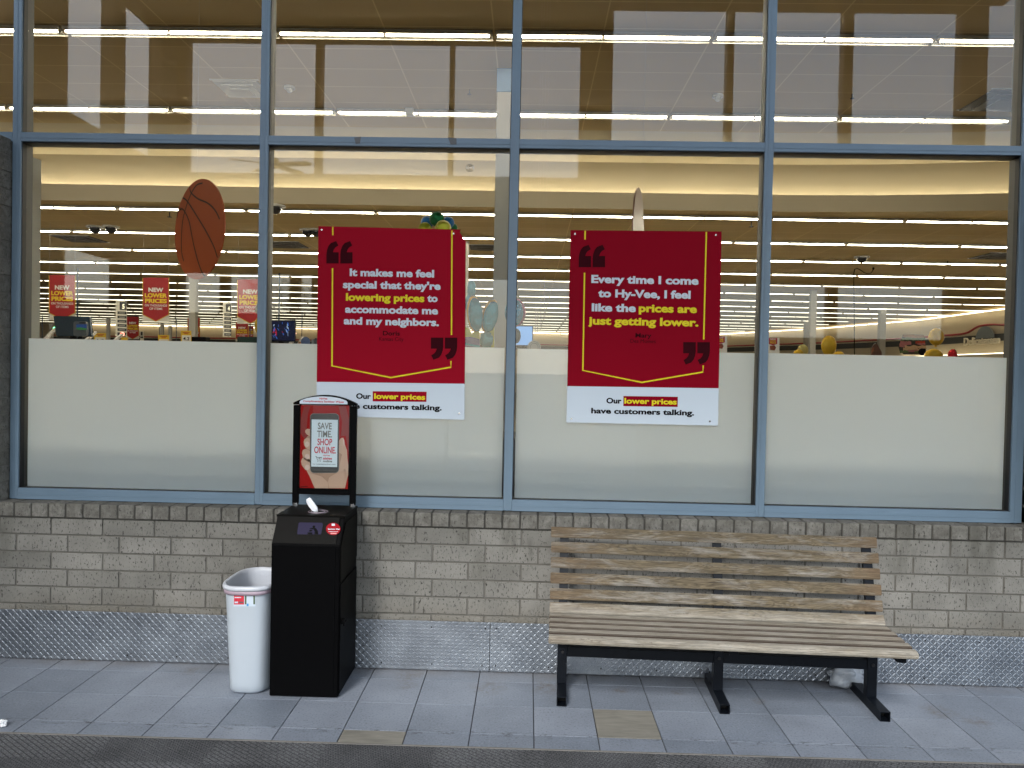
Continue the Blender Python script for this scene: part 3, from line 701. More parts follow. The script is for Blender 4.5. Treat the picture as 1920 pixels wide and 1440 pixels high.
p1 = poster([(597, 424), (864, 430.6), (862, 436), (866, 441), (868, 447), (873.5, 452), (871, 787), (593, 780)], [(594, 716), (871.5, 719.5)],
    'red poster with a torn top right corner, quote signed Doris', RED,
    [('It makes me feel', 734.7, 518.3, 159, 14.2, PWHITE, B_), ("special that they're", 734.4, 541.2, 184, 14.2, PWHITE, B_), ('lowering prices', 722, 564.4, 148, 14.2, YEL, B_), ('to', 810.8, 565.6, 19.4, 14.2, PWHITE, B_),
     ('accommodate me', 734, 587.4, 175, 14.2, PWHITE, B_), ('and my neighbors.', 733.6, 609.2, 179.4, 14.2, PWHITE, B_)],
    (('Doris', 733.8, 628.9, 32), ('Kansas City', 733.7, 639.2, 46)), (612, 452, 661, 494), (808, 633, 857.5, 674.5),
    [[(624, 425), (624, 441)], [(623.5, 503), (622.5, 686), (733, 708), (845.5, 688.5), (845.5, 677)], [(847.5, 432), (846.5, 628)]],
    [(699, 733.5), (800, 734.5), (799.5, 753.5), (698.7, 752.5)], ((749.3, 748.4, 96.4), (681.5, 747.4, 28)), (732.9, 767.2, 192))
p2 = poster([(1070, 431.5), (1353, 434), (1346, 798), (1062, 792)], [(1063.5, 724), (1347.5, 728)],
    'red poster with clean corners, quote signed Mary', RED2,
    [('Every time I come', 1209, 531.5, 199, 15, PWHITE, B_), ('to Hy-Vee, I feel', 1208, 558, 171.7, 15, PWHITE, B_), ('like the', 1150.7, 583.7, 82, 15, PWHITE, B_), ('prices are', 1252, 585.3, 107.8, 15, YEL, B_),
     ('just getting lower.', 1205.7, 609.6, 205, 15, YEL, B_)],
    (('Mary', 1206.3, 632.8, 29.7), ('Des Moines', 1205.6, 643, 47)), (1085, 459, 1134.5, 501), (1281, 641.5, 1331, 683.5),
    [[(1097.2, 432.5), (1096.8, 449)], [(1096, 511.5), (1092.8, 694.5), (1203.6, 717), (1318, 697.5), (1318.5, 685)], [(1324.4, 434.5), (1319.4, 636.4)]],
    [(1169, 742.5), (1271, 744), (1270.5, 763), (1168.7, 761.5)], ((1219.7, 757.2, 97.5), (1151, 756, 28.3)), (1204.7, 776.6, 192))
for t, pts in ((p1, [(603.5, 431), (850.5, 438), (861, 775)]), (p2, [(1078, 438.5), (1342, 440.5), (1071.5, 785), (1331, 790)])):
    for x, y in pts:
        q = at(x, y, Y=PY-.003); b = MB(); b.tube([(q.x, q.y-.0025, q.z), (q.x, q.y, q.z)], .0055, 10); b.build('suction_cup', SILVER, t)
q = at(881, 315, Y=.149); b = MB()
for r in (.021, .012): b.tube([(q.x+r*math.cos(a*PI/10), .148, q.z+r*math.sin(a*PI/10)) for a in range(21)], .0016, 5, False)
b.ball((q.x, .147, q.z), (.006, .003, .006), 8, 6); tag(b.build('suction_cup', SILVER), 'lone clear suction cup stuck on the glass above the Doris poster', 'suction cup')

# ================================================================== SANITISER WIPES DISPENSER
ds = thing('wipes_dispenser', 'tall black floor dispenser for sanitizer wipes with a sign on top', 'dispenser')
DX0, DX1, DY0, DY1, ZS, ZTp = 1.437, 1.797, -.423, -.032, .805, .945
YS = -.338                                            # top front edge
b = MB(); prof = [(DY0, 0.004), (DY1, 0.004), (DY1, ZTp-.012), (YS+.004, ZTp-.012), (DY0, ZS)]
b.prism(prof, 'X', DX0, DX1); body = b.build('cabinet', BLACK, ds)
bm = bmesh.new(); bm.from_mesh(body.data); bmesh.ops.bevel(bm, geom=bm.edges[:], offset=.003, segments=2, affect='EDGES'); bmesh.ops.recalc_face_normals(bm, faces=bm.faces); bm.to_mesh(body.data); bm.free()
b = MB(); b.box(DX0-.003, YS-.004, ZTp-.0125, DX1+.003, DY1+.002, ZTp, .002); b.build('top_plate', BLACKG, ds)
b = MB(); b.box(DX1+.0005, DY0+.012, .02, DX1+.006, DY1-.012, .60, .002); b.build('side_door', BLACK, ds)
b = MB(); b.prism([(DY0+.012, .607), (DY1-.012, .66), (DY1-.012, ZTp-.04), (YS+.02, ZTp-.04), (DY0+.012, ZS-.01)], 'X', DX1+.0005, DX1+.005); b.build('side_panel', BLACKG, ds)
b = MB(); b.box(DX1+.006, DY0+.02, .385, DX1+.022, DY0+.045, .41, .003); b.box(DX1+.018, DY0+.02, .375, DX1+.026, DY0+.075, .395, .003); b.build('latch', BLACK, ds)
b = MB(); b.box(DX0+.01, DY0-.003, .02, DX1-.022, DY0-.0003, ZS-.006, .001); b.build('front_panel', BLACK, ds)
# sloped face items
nS = Vector((0, -(ZTp-ZS), (DY0-YS)*-1)).normalized(); P0 = Vector((DX0, DY0, ZS)); uS = Vector((1, 0, 0)); vS = Vector((0, YS-DY0, ZTp-ZS)).normalized()
def S(px, py, o=.0): return onplane(px, py, P0+nS*o, nS)
flat3('slope_panel', [Vector((DX0+.004, DY0, ZS))+vS*.006, Vector((DX1-.022, DY0, ZS))+vS*.006, Vector((DX1-.022, DY0, ZS))+vS*.152, Vector((DX0+.004, DY0, ZS))+vS*.152], nS, .0025, BLACKG, ds)
PUR = mat('purple_label', (.006, .003, .030), .5, spec=.15)
win_pts = [(562.5, 979.5), (604, 980.5), (605.5, 983), (602, 1002), (557.5, 1002), (557.5, 998), (560, 981)]
sl_ = flat3('slot_label', [S(x, y, .0027) for x, y in win_pts], nS, .0006, PUR, ds)
def sil(pts, name='pictogram'): return flat3(name, [S(x, y, .0035) for x, y in pts], nS, .0004, INK, sl_)
sil([(588.5+2.7*math.cos(a*PI/8), 987.5+2.2*math.sin(a*PI/8)) for a in range(16)])
sil([(580.5, 990.2), (588, 989.6), (592.5, 990), (596, 996), (597, 1001.8), (589.5, 1001.8), (590, 996.5), (587.5, 992.5), (580.5, 991.8)])
sil([(578.5, 996.2), (581.5, 993.2), (586.5, 993.8), (583.5, 996.8)]); sil([(576.5, 998.2), (586, 998.2), (585.5, 1001.8), (577, 1001.8)])
stk = [S(624.8+13.6*math.cos(a*PI/16), 991.8+11.4*math.sin(a*PI/16), .0027) for a in range(32)]
st = flat3('round_sticker', stk, nS, .0006, mat('sticker_red', (.28, .005, .011), .6, spec=.08), ds)
flat3('sticker_mark', [S(x, y, .0035) for x, y in ((622, 981.8), (627.8, 981.8), (628.2, 985.8), (621.8, 985.8))], nS, .0004, PWHITE, st)
text3('Sponsor Me!', S(625.5, 993.2, .0035), uS, vS, .062, .0075, PWHITE, st, .03)
flat3('sticker_mark', [S(x, y, .0035) for x, y in ((616, 996.5), (634, 996.5), (634, 997.2), (616, 997.2))], nS, .0004, PWHITE, st)
flat3('sticker_mark', [S(x, y, .0035) for x, y in ((619.5, 999), (631.5, 999), (631, 1001.3), (620, 1001.3))], nS, .0004, mat('pale_red', (.6, .2, .2), .5), st)
# wipe opening and tissue
oc = at(596.5, 959.5, Z=ZTp); b = MB()
for r, rr in ((.052, .0022), (.036, .0028)): b.tube([(oc.x+r*math.cos(a*PI/16), oc.y+r*.95*math.sin(a*PI/16), ZTp+.001) for a in range(33)], rr, 6, False)
b.build('opening_ring', mat('pinkish_grey_ring', (.22, .18, .21), .4), ds)
b = MB(); b.tube([(oc.x, oc.y, ZTp-.002), (oc.x, oc.y, ZTp+.0012)], .030, 24); b.build('opening', DARKHOLE, ds)
wp_ = MB(); wp_.smooth = True; rings = []
for k, (px, py, hw) in enumerate([(594.5, 960.5, .006), (590, 954, .017), (584, 946, .018), (579, 938, .0165), (577.2, 934.5, .012)]):
    q = at(px, py, Y=oc.y-.002+.0*k); ax = Vector((.84, 0, .54))
    ring = []
    for a in range(12):
        ca, sa = math.cos(a*PI/6), math.sin(a*PI/6); fold = .0035*math.sin(3*a*PI/6+k)
        p = q+ax*(hw*ca)+Vector((0, 1, 0))*(.005*sa+fold); ring.append(p)
    rings.append(ring)
wp_.loft(rings); tag(wp_.build('wipe', mat('wet_wipe', (.80, .82, .86), .7, bump=.3, bscale=90, bdist=.004)), 'white wipe sticking up out of the black dispenser top', 'wipe')
# sign frame
SY = -.060
def FX(px, y=800): return at(px, y, Y=SY).x
xa, xb = FX(548.5, 860), FX(667, 860); zb0 = ZTp; FR = .0375
fr = thing('x', 'x', 'x'); bpy.data.objects.remove(fr)
zsh = at(548, 756, Y=SY).z
for a, c in ((xa, xa+.034), (xb-.034, xb)):
    b = MB(); b.box(a, SY, zb0+.004, c, SY+.028, zsh-.01, .003); b.build('post', BLACK, ds)
for x in (xa+.017, xb-.017): b = MB(); b.tube([(x, SY+.012, ZTp), (x, SY+.012, ZTp+.014)], .018, 14); b.build('post_foot', SILVER, ds)
def arch(x): t = (x-(xa+xb)/2)/((xb-xa)/2); return at(608, 740.5, Y=SY).z-(at(608, 740.5, Y=SY).z-zsh)*abs(t)**2.0*.92
zl = at(608, 759.5, Y=SY).z
xs2 = [xa+(xb-xa)*k/20 for k in range(21)]
b = MB(); b.poly([(x, arch(x)) for x in xs2]+[(xb, zl), (xa, zl)], SY-.002, SY+.03); b.build('sign_header', BLACK, ds)
zr0, zr1 = at(608, 927, Y=SY).z, at(608, 917, Y=SY).z
b = MB(); b.box(xa+.034, SY-.001, zr0, xb-.034, SY+.026, zr1, .002); b.box(xa+.034, SY-.003, zr1-.006, xb-.034, SY, zr1+.004, .001)
b.box(xa+.034, SY+.001, zr1, xa+.042, SY+.02, zl); b.box(xb-.042, SY+.001, zr1, xb-.034, SY+.02, zl)
b.build('sign_frame', BLACK, ds)
YH = SY-.0022
hp = [(562, 757), (562, 753), (564, 750.5), (575, 746.5), (590, 744), (605, 743.2), (622, 744.2), (637, 746.8), (649, 751), (651.5, 754), (651.5, 758)]
flat('header_label', hp, YH, .0006, PWHITE, ds)
text('HyVee', 606.5, 748.8, 15, 3.5, YH-.0008, REDINK, ds, .04, .0004); text('Complimentary Sanitizer Wipes', 606.6, 754.4, 77, 3.6, YH-.0008, REDINK, ds, .03, .0004)
YI = SY+.006; SRED = mat('sign_red', (.27, .006, .006), .5, spec=.08, bump=.12, bscale=9, bdist=.006)
pc = flat('sign_picture', [(559, 759), (658.3, 760.5), (657, 917), (557.8, 915.5)], YI, .003, SRED, ds)
Zs = lambda x, y: (520+x/5.76, 720+y/5.76)
def pp(name, pts, lvl, m): return flat(name, [Zs(*p) for p in pts], YI-.003-.0005*lvl, .0004, m, pc)
DRED = mat('sign_dark_red', (.18, .005, .005), .4)
pp('picture_shape', [(290, 240), (355, 240), (330, 330), (318, 470), (330, 640), (330, 700), (300, 600), (240, 520), (240, 420), (270, 320)], 1, DRED)
pp('picture_shape', [(660, 240), (740, 240), (760, 330), (785, 430), (785, 800), (765, 720), (740, 560), (690, 560), (700, 400)], 1, DRED)
SK1 = mat('printed_skin', (.42, .27, .20), .4); SK2 = mat('printed_skin_shade', (.30, .18, .125), .4); SK3 = mat('printed_nail', (.52, .38, .33), .4)
pp('printed_hand', [(405, 1126), (375, 1060), (345, 990), (318, 940), (335, 900), (700, 640), (712, 580), (690, 585), (668, 620), (668, 660), (672, 640), (695, 590), (712, 583), (725, 610), (728, 655), (752, 715), (756, 800), (768, 890), (764, 980), (745, 1060), (730, 1126)], 2, SK1)
pp('printed_hand', [(668, 610), (682, 590), (700, 580), (716, 590), (728, 650), (752, 715), (756, 800), (766, 890), (700, 940), (668, 960)], 3, SK1)
pp('printed_finger', [(352, 486), (325, 484), (303, 497), (300, 520), (318, 545), (352, 566)], 3, SK1)
pp('printed_finger', [(352, 585), (318, 582), (292, 598), (284, 628), (292, 665), (312, 696), (352, 712)], 3, SK1)
pp('printed_finger', [(352, 705), (300, 700), (275, 715), (266, 745), (276, 790), (300, 822), (352, 838)], 3, SK1)
pp('printed_finger', [(352, 820), (300, 790), (270, 800), (255, 835), (264, 875), (300, 925), (352, 950)], 3, SK1)
pp('printed_shade', [(352, 566), (330, 560), (305, 590), (318, 582), (352, 588)], 4, SK2); pp('printed_shade', [(352, 712), (325, 705), (300, 700), (352, 722)], 4, SK2); pp('printed_shade', [(352, 838), (310, 826), (300, 800), (352, 850)], 4, SK2)
pp('printed_shade', [(668, 740), (700, 760), (690, 800), (668, 900)], 4, SK2); pp('printed_shade', [(560, 1126), (548, 1060), (560, 1010), (640, 960), (560, 965), (400, 965), (350, 960), (480, 1000), (545, 1060), (552, 1126)], 4, SK2)
for c in ((322, 650), (322, 785), (324, 900)): pp('printed_nail', [(c[0]+26*math.cos(a*PI/6), c[1]+30*math.sin(a*PI/6)) for a in range(12)], 4, SK3)
pp('printed_nail', [(706, 588), (716, 592), (726, 650), (722, 680), (712, 640)], 4, SK3)
def rr(x0, y0, x1, y1, r, n=5):
    out = []
    for cx, cy, a0 in ((x1-r, y1-r, 0), (x0+r, y1-r, 90), (x0+r, y0+r, 180), (x1-r, y0+r, 270)):
        for k in range(n+1): a = math.radians(a0+90*k/n); out.append((cx+r*math.cos(a), cy+r*math.sin(a)))
    return out
pp('printed_phone', rr(354, 317, 666, 961, 42), 5, mat('phone_rim', (.12, .12, .12), .4)); pp('printed_phone', rr(359, 322, 661, 956, 39), 6, mat('phone_grey', (.03, .03, .032), .25))
sc_ = pp('printed_screen', [(371, 383), (654, 387), (646, 897), (366, 891)], 7, PWHITE); ZP = YI-.003-.0005*8
GI = mat('sign_grey', (.13, .125, .12), .5)
for s, cx, by, w_, cap, m in (('SAVE', 512, 487, 152, 72, GI), ('TIME.', 510, 574, 164, 72, GI), ('SHOP', 512, 660, 162, 72, REDINK), ('ONLINE.', 515, 747, 238, 72, REDINK), ('HyVee', 531, 779, 74, 16, REDINK), ('aisles', 542, 815, 100, 27, REDINK), ('online', 542, 844, 100, 24, GI)):
    x, y = Zs(cx, by); text(s, x, y, w_/5.76, cap/5.76, ZP, m, sc_, .02 if cap > 50 else .03, .0004)
x, y = Zs(505, 872); text('hy-veeaislesonline.com', x, y, 43.5, 2.4, ZP, GREYINK, sc_, .01, .0004)
def zl_(pts, w_): return line([Zs(*p) for p in pts], w_/5.76, ZP, GI, sc_, 'cart_icon')
zl_([(408, 782), (422, 782), (434, 822), (470, 822), (478, 793), (428, 793)], 5); zl_([(440, 806), (462, 806)], 5); zl_([(454, 798), (463, 806), (454, 814)], 4)
for cx in (438, 463): flat('cart_icon', [Zs(cx+5*math.cos(a*PI/5), 835+5*math.sin(a*PI/5)) for a in range(10)], ZP, .0004, GI, sc_)
pp('small_print', [(248, 1106), (328, 1104), (328, 1110), (248, 1112)], 1, INK)
b = MB(); b.box(xa+.036, YI-.0105, zr1+.001, xb-.036, YI-.0095, zl-.001)
gm = glass_mat(); b.build('clear_cover', gm, ds)

# ================================================================== WHITE BIN
bn = thing('waste_bin', 'tall white plastic waste bin with a white liner, beside the black dispenser', 'bin')
def se(cx, cy, a, c, z, n=48, e=3.3, rot=0):
    out = []
    for k in range(n):
        t = 2*PI*k/n; ct, st_ = math.cos(t), math.sin(t)
        x = a*math.copysign(abs(ct)**(2/e), ct); y = c*math.copysign(abs(st_)**(2/e), st_)
        out.append((cx+x*math.cos(rot)-y*math.sin(rot), cy+x*math.sin(rot)+y*math.cos(rot), z))
    return out
BX, BYc = 1.298, -.245
def lev(z):                                          # centre and half axes at a height
    f = z/.575; return (BX+(1.302-BX)*(1-f), BYc, .108+.024*f, .165+.030*f)
b = MB(); b.smooth = True
rg = [se(*lev(0)[:2], lev(0)[2]-.012, lev(0)[3]-.012, .003)]+[se(*lev(z), z+.003) for z in (.012, .05, .2, .35, .5, .555)]
b.loft(rg, (True, False)); b.build('body', WHITEP, bn)
b = MB(); b.smooth = True; cx, cy, a, c = lev(.575)
sh_ = [(.001, .535), (.0065, .536), (.007, .556), (.004, .557)]
b.loft([se(cx, cy, a+o, c+o, z) for o, z in sh_], (False, False)); b.build('drawstring_band', mat('pinkish_drawstring', (.34, .26, .31), .5, bump=.2, bscale=60), bn)
b = MB(); b.smooth = True
prof = [(.004, .556), (.012, .560), (.0145, .570), (.011, .580), (.002, .583), (-.006, .578), (-.010, .560), (-.016, .48), (-.022, .36), (-.03, .2), (-.05, .03)]
rings = []
for o, z in prof:
    ring = se(cx, cy, a+o, c+o, z, 64); out = []
    for i, p in enumerate(ring):
        w0 = (.002 if z > .55 else .006)*noise.noise(Vector((p[0]*22, p[1]*22, z*3))); out.append((p[0]+w0*(1 if p[0] < cx else -1), p[1]+w0, z+w0*.7))
    rings.append(out)
b.loft(rings, (False, True)); b.build('liner', mat('white_liner', (.46, .48, .52), .45, bump=.5, bscale=28, bdist=.006), bn)
def on_bin(px, py, off=.001):
    o = CP; d = ray(px, py); t = 3.0
    for _ in range(4000):
        p = o+d*t; cx_, cy_, a_, c_ = lev(max(0, min(.575, p.z))); v = (abs((p.x-cx_)/(a_+off))**3.3+abs((p.y-cy_)/(c_+off))**3.3)
        if v < 1: break
        t += .0008
    return p
def on_patch(name, x0, y0, x1, y1, m, parent, off=.0012, n=8):
    b = MB(); P = [[on_bin(x0+(x1-x0)*i/n, yy, off) for i in range(n+1)] for yy in (y0, y1)]
    b.add(P[1]+P[0], [(i, i+1, n+2+i, n+1+i) for i in range(n)]); b.smooth = True
    Q = [[p+Vector((0, .0008, 0)) for p in r_] for r_ in P]; b.add(Q[1]+Q[0], [(n+1+i, n+2+i, i+1, i) for i in range(n)]); return b.build(name, m, parent)
lb = on_patch('label', 438, 1112, 479, 1137, PWHITE, bn)
on_patch('label_print', 438.6, 1116, 457.5, 1133.5, mat('label_red', (.55, .03, .05), .5), lb, .0022)
on_patch('label_print', 438.6, 1112.5, 456, 1115.5, mat('label_navy', (.03, .05, .16), .5), lb, .0022)
on_patch('label_print', 440, 1119.5, 452, 1121.3, PWHITE, lb, .003); on_patch('label_print', 440, 1128, 446, 1131, PWHITE, lb, .003); on_patch('label_print', 448, 1128.3, 456, 1130.6, GREYINK, lb, .003)
on_patch('label_print', 459, 1113, 462, 1133, mat('label_green', (.08, .12, .06), .5), lb, .0022); on_patch('label_print', 475, 1113, 478, 1133, mat('label_green', (.08, .12, .06), .5), lb, .0022)
on_patch('label_print', 462.5, 1132, 466, 1136.5, mat('label_sky', (.05, .3, .6), .5), lb, .003)

# ================================================================== WOODEN BENCH
bh = thing('bench', 'weathered wooden slatted bench on a black steel frame against the brick wall', 'bench')
BO = Vector((2.915, -.003, 0)); BR = math.radians(-2.3); BL = 1.765
GAPSHADE = mat('brown_gap_shade', (.045, .030, .020), .8, var=.3, vscale=20)  # dark brown on front slat faces, painted shade so the seat gaps read dark
def slat(name, prof, tint, x0=0, x1=BL):
    b = MB(); b.tint = tint; b.prism([(p[0], p[1]) for p in prof], 'X', x0, x1); o = b.build(name, WOOD, bh)
    bm = bmesh.new(); bm.from_mesh(o.data); bmesh.ops.recalc_face_normals(bm, faces=bm.faces); bmesh.ops.bevel(bm, geom=bm.edges[:], offset=.0035, segments=2, affect='EDGES'); bm.to_mesh(o.data); bm.free()
    me = o.data
    if 'tint' not in me.attributes:
        at_ = me.attributes.new('tint', 'FLOAT', 'FACE')
    me.attributes['tint'].data.foreach_set('value', [tint]*len(me.polygons))
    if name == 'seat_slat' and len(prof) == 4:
        me.materials.append(GAPSHADE)
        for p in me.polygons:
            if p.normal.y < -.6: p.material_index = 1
    return o
def rect(cy, cz, w_, h_, ang):
    ca, sa = math.cos(ang), math.sin(ang); return [(cy+x*ca-z*sa, cz+x*sa+z*ca) for x, z in ((-w_/2, -h_/2), (w_/2, -h_/2), (w_/2, h_/2), (-w_/2, h_/2))]
backs = [(-.135, .845, 10), (-.156, .766, 12), (-.178, .686, 13), (-.200, .606, 14), (-.222, .526, 16), (-.252, .458, 34)]
for i, (y, z, a) in enumerate(backs): slat('backrest_slat', rect(y, z, .020, .058, -math.radians(a)), .13+.14*i, 0 if i else -.002, BL+(.0 if i else -.004))
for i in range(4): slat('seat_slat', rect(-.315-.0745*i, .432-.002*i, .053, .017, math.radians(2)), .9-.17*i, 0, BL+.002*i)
yf = -.614; pf = [(yf+.012, .436), (yf+.012, .412), (yf-.022, .398), (yf-.034, .404), (yf-.036, .418), (yf-.024, .431), (yf-.010, .435)]
slat('seat_slat', pf, .33)
LX = [.073, .908, 1.708]
for x in LX:
    h = .0255
    b = MB(); b.box(x-h, -.262, .05, x+h, -.212, .402, .002); b.build('leg', BLACKM, bh)
    b = MB()                                         # open square tube foot
    y0, y1 = -.432, -.02; t = .004
    b.box(x-h, y0, 0.001, x+h, y1, t); b.box(x-h, y0, .05-t, x+h, y1, .05); b.box(x-h, y0, t, x-h+t, y1, .05-t); b.box(x+h-t, y0, t, x+h, y1, .05-t); b.cur = 1; b.box(x-h+t+.0003, y0+.06, t+.0003, x+h-t-.0003, y0+.064, .05-t-.0003)
    b.build('foot', [BLACKM, DARKHOLE], bh)
    b = MB(); b.prism([(-.262, .395), (-.262, .36), (-.60, .365), (-.60, .392), (-.20, .418), (-.20, .40)][::1], 'X', x-.02, x+.02); b.build('seat_support', BLACKM, bh)
    b = MB(); b.prism([(-.250, .38), (-.238, .45), (-.172, .70), (-.122, .862), (-.108, .862), (-.150, .70), (-.208, .45), (-.212, .38)], 'X', x-.024, x+.024); o = b.build('back_support', BLACKM, bh)
    b = MB(); b.tube([(x+.002, -.268, .224), (x+.002, -.261, .224)], .009, 6); b.build('bolt', SCREW, bh)
b = MB()
for a, c in zip(LX, LX[1:]): b.box(a+.0258, -.258, .197, c-.0258, -.216, .250, .002)
b.build('cross_beam', BLACKM, bh)
bh.location = BO; bh.rotation_euler = (0, 0, BR)
# litter
b = MB(); b.smooth = True
def crumple(b, c, r, seed, amp, nu=26, nv=16):
    rings = []
    for j in range(nv+1):
        th = PI*j/nv; ring = []
        for i in range(nu):
            d = Vector((math.sin(th)*math.cos(2*PI*i/nu), math.sin(th)*math.sin(2*PI*i/nu), math.cos(th)))
            k = 1+amp*noise.noise(d*2.1+Vector((seed, 0, 0)))+amp*.6*abs(noise.noise(d*5.5+Vector((0, seed, 0)))); z = c[2]+d.z*r[2]*k
            ring.append((c[0]+d.x*r[0]*k, c[1]+d.y*r[1]*k, max(.002+.001*math.sin(i), z)))
        rings.append(ring)
    b.loft(rings[::-1], (False, False))
crumple(b, (4.585, -.085, .062), (.088, .052, .066), 4.2, .55); crumple(b, (4.665, -.10, .035), (.05, .045, .038), 8.1, .5)
BAGM = mat('cloudy_plastic', (.36, .39, .43), .3, bump=.6, bscale=22, bdist=.01)
NG(BAGM).b.inputs['Transmission Weight'].default_value = .0; NG(BAGM).b.inputs['Alpha'].default_value = .78
tag(b.build('plastic_bag', BAGM), 'crumpled cloudy plastic bag behind the right leg of the bench', 'bag')
q = at(3, 1358, Z=.01); b = MB(); crumple(b, (q.x, q.y, .012), (.022, .015, .014), 2.2, .7, 16, 10)
tag(b.build('litter', mat('white_paper', (.7, .7, .7), .8)), 'small white scrap of paper on the tiles at the far left', 'litter')

# ================================================================== INSIDE THE STORE, JUST ABOVE THE FROSTED FILM
b = MB(); b.box(-.35, .50, 0, 5.7, 1.1, 1.30, .01); tag(b.build('shading_ledge', mat('dark_ledge', (.05, .05, .055), .7)), 'long dark unseen ledge shading the frosted panes from behind', 'ledge')  # unseen, inferred from the darker lower film; placed to shade it
# hanging basketball discs
def hang_wire(top, parent, zc=UZ):
    b = MB(); b.tube([top, (top.x, top.y, zc)], .0012, 4); b.build('wire', COLWHITE, parent)
BALLC = mat('basketball_orange', (.42, .085, .022), .4, var=.12, vscale=3); BALLP = mat('basketball_faded', (.26, .125, .08), .4, var=.12, vscale=3); SEAM = mat('seam_brown', (.035, .018, .012), .5)
def disc(px, py, hpx, wpx, Y, m, ms, seams, label, cutseam=None, sign=1):
    c = at(px, py, Y=Y); R = hpx/2*(Y-CP.y)/FPX; vd = (c-CP); base = math.atan2(vd.y, vd.x)    # view heading
    a = math.asin(min(1, wpx/hpx))*sign; u = Vector((math.cos(base+a), math.sin(base+a), 0)); n = u.cross(Vector((0, 0, 1))).normalized()
    if n.dot(CP-c) < 0: n = -n
    t = thing('basketball_sign', label, 'hanging sign', group='hanging basketball discs')
    pts = [c+u*(R*math.cos(k*PI/32))+Vector((0, 0, R*math.sin(k*PI/32))) for k in range(64)]
    flat3('disc', [p-n*.012 for p in pts], n, .012, m, t)
    for s in seams:
        P = [onplane(x, y, c+n*.0015, n) for x, y in s]; P = [c+n*.0015+(p-c-n*.0015)*min(1, R*.985/max((p-c).length, 1e-6)) for p in P]; b = MB()
        # smooth the seam with a Catmull-Rom pass
        Q = []
        for i in range(len(P)-1):
            p0, p1_, p2_, p3 = P[max(i-1, 0)], P[i], P[i+1], P[min(i+2, len(P)-1)]
            for k in range(6):
                f = k/6; Q.append(.5*((2*p1_)+(p2_-p0)*f+(2*p0-5*p1_+4*p2_-p3)*f*f+(-p0+3*p1_-3*p2_+p3)*f**3))
        Q.append(P[-1]); zc = n; L = []; R_ = []
        for i, p in enumerate(Q):
            d = (Q[min(i+1, len(Q)-1)]-Q[max(i-1, 0)]).normalized(); s_ = d.cross(n); L.append(p+s_*.0075); R_.append(p-s_*.0075)
        k = len(L); b.add(L+R_, [(i, i+1, k+i+1, k+i) for i in range(k-1)]); b.build('seam_line', ms, t)
    hang_wire(c+Vector((0, 0, R*.97))+n*.02, t)
Z3 = lambda pts: [(x/3.692, 300+y/3.692) for x, y in pts]
disc(372.3, 430, 188, 86, 2.4, BALLC, SEAM, [Z3([(1402, 160), (1360, 175), (1322, 235), (1290, 320), (1265, 420), (1256, 540), (1258, 640), (1272, 700)]),
    Z3([(1308, 160), (1322, 225), (1370, 268), (1440, 300), (1490, 350), (1520, 410)]), Z3([(1252, 235), (1300, 290), (1370, 400), (1430, 500), (1480, 600), (1508, 680)]),
    Z3([(1226, 400), (1232, 360), (1256, 338), (1280, 360), (1310, 430), (1335, 560), (1370, 700), (1405, 790), (1428, 820)])],
    'orange basketball disc hanging at an angle behind the leftmost large pane')
disc(1198, 448, 186, 21, 2.4, BALLP, mat('seam_faded', (.22, .14, .09), .5), [], 'faded basketball disc seen nearly edge-on above the Mary poster', sign=-1)

# banners
BRED = mat('banner_red', (.36, .004, .006), .5, var=.05); BGOLD = mat('banner_gold', (.62, .40, .03), .5); BCRM = mat('banner_backing', (.62, .58, .50), .7); BWH = mat('banner_white', (.8, .78, .74), .6); BYE = mat('banner_yellow', (.85, .62, .02), .6)
def banner(x0, y0, x1, y1, Y, label, zc=LZ, tail=.2):
    t = thing('price_banner', label, 'banner', group='hanging red price banners'); W = x1-x0; H = y1-y0
    flat('backing', [(x0-.03*W, y0+.3*H), (x1+.03*W, y0+.3*H), (x1+.03*W, y1), (x0-.03*W, y1)], Y+.004, .002, BCRM, t)
    flat('gold_edge', [(x0-.03*W, y0), (x1+.03*W, y0), (x1+.03*W, y1-.155*H), ((x0+x1)/2, y1+.005*H), (x0-.03*W, y1-.155*H)], Y, .003, BGOLD, t)
    flat('red_field', [(x0, y0-.004*H), (x1, y0-.004*H), (x1, y1-.165*H), ((x0+x1)/2, y1-.015*H), (x0, y1-.165*H)], Y-.004, .003, BRED, t)
    cx = (x0+x1)/2; Z = Y-.0085
    text('NEW', cx, y0+.318*H, .60*W, .098*H, Z, BWH, t, .045); text('LOWER', cx, y0+.445*H, .90*W, .098*H, Z, BYE, t, .045); text('PRICES', cx, y0+.570*H, .88*W, .098*H, Z, BYE, t, .045)
    text('ON THOUSANDS', cx, y0+.655*H, .90*W, .05*H, Z, BWH, t, .012); text('OF ITEMS', cx, y0+.73*H, .52*W, .05*H, Z, BWH, t, .012)
    for x in (x0, x1): q = at(x, y0, Y=Y); b = MB(); b.tube([q, (q.x, q.y, zc)], .003, 4); b.build('wire', COLWHITE, t)
banner(93, 516, 140.3, 600, 12, 'large red price banner left of the pole, above the kiosk screen')
banner(268.5, 521, 316, 603, 12.2, 'large red price banner centred below and left of the basketball disc')
banner(446, 524, 493, 607, 12.4, 'large red price banner half hidden behind the second mullion')
banner(237.5, 594, 260, 636, 26, 'small red price banner beside the lane five sign', tail=.2)
banner(352, 596.5, 374.5, 640, 26.3, 'small red price banner partly behind the white column')
banner(442.5, 605, 465, 640, 26.6, 'small red price banner directly below the large one by the mullion')
banner(466, 611, 475, 637, 34, 'tiny farthest red price banner beside the thin pole')
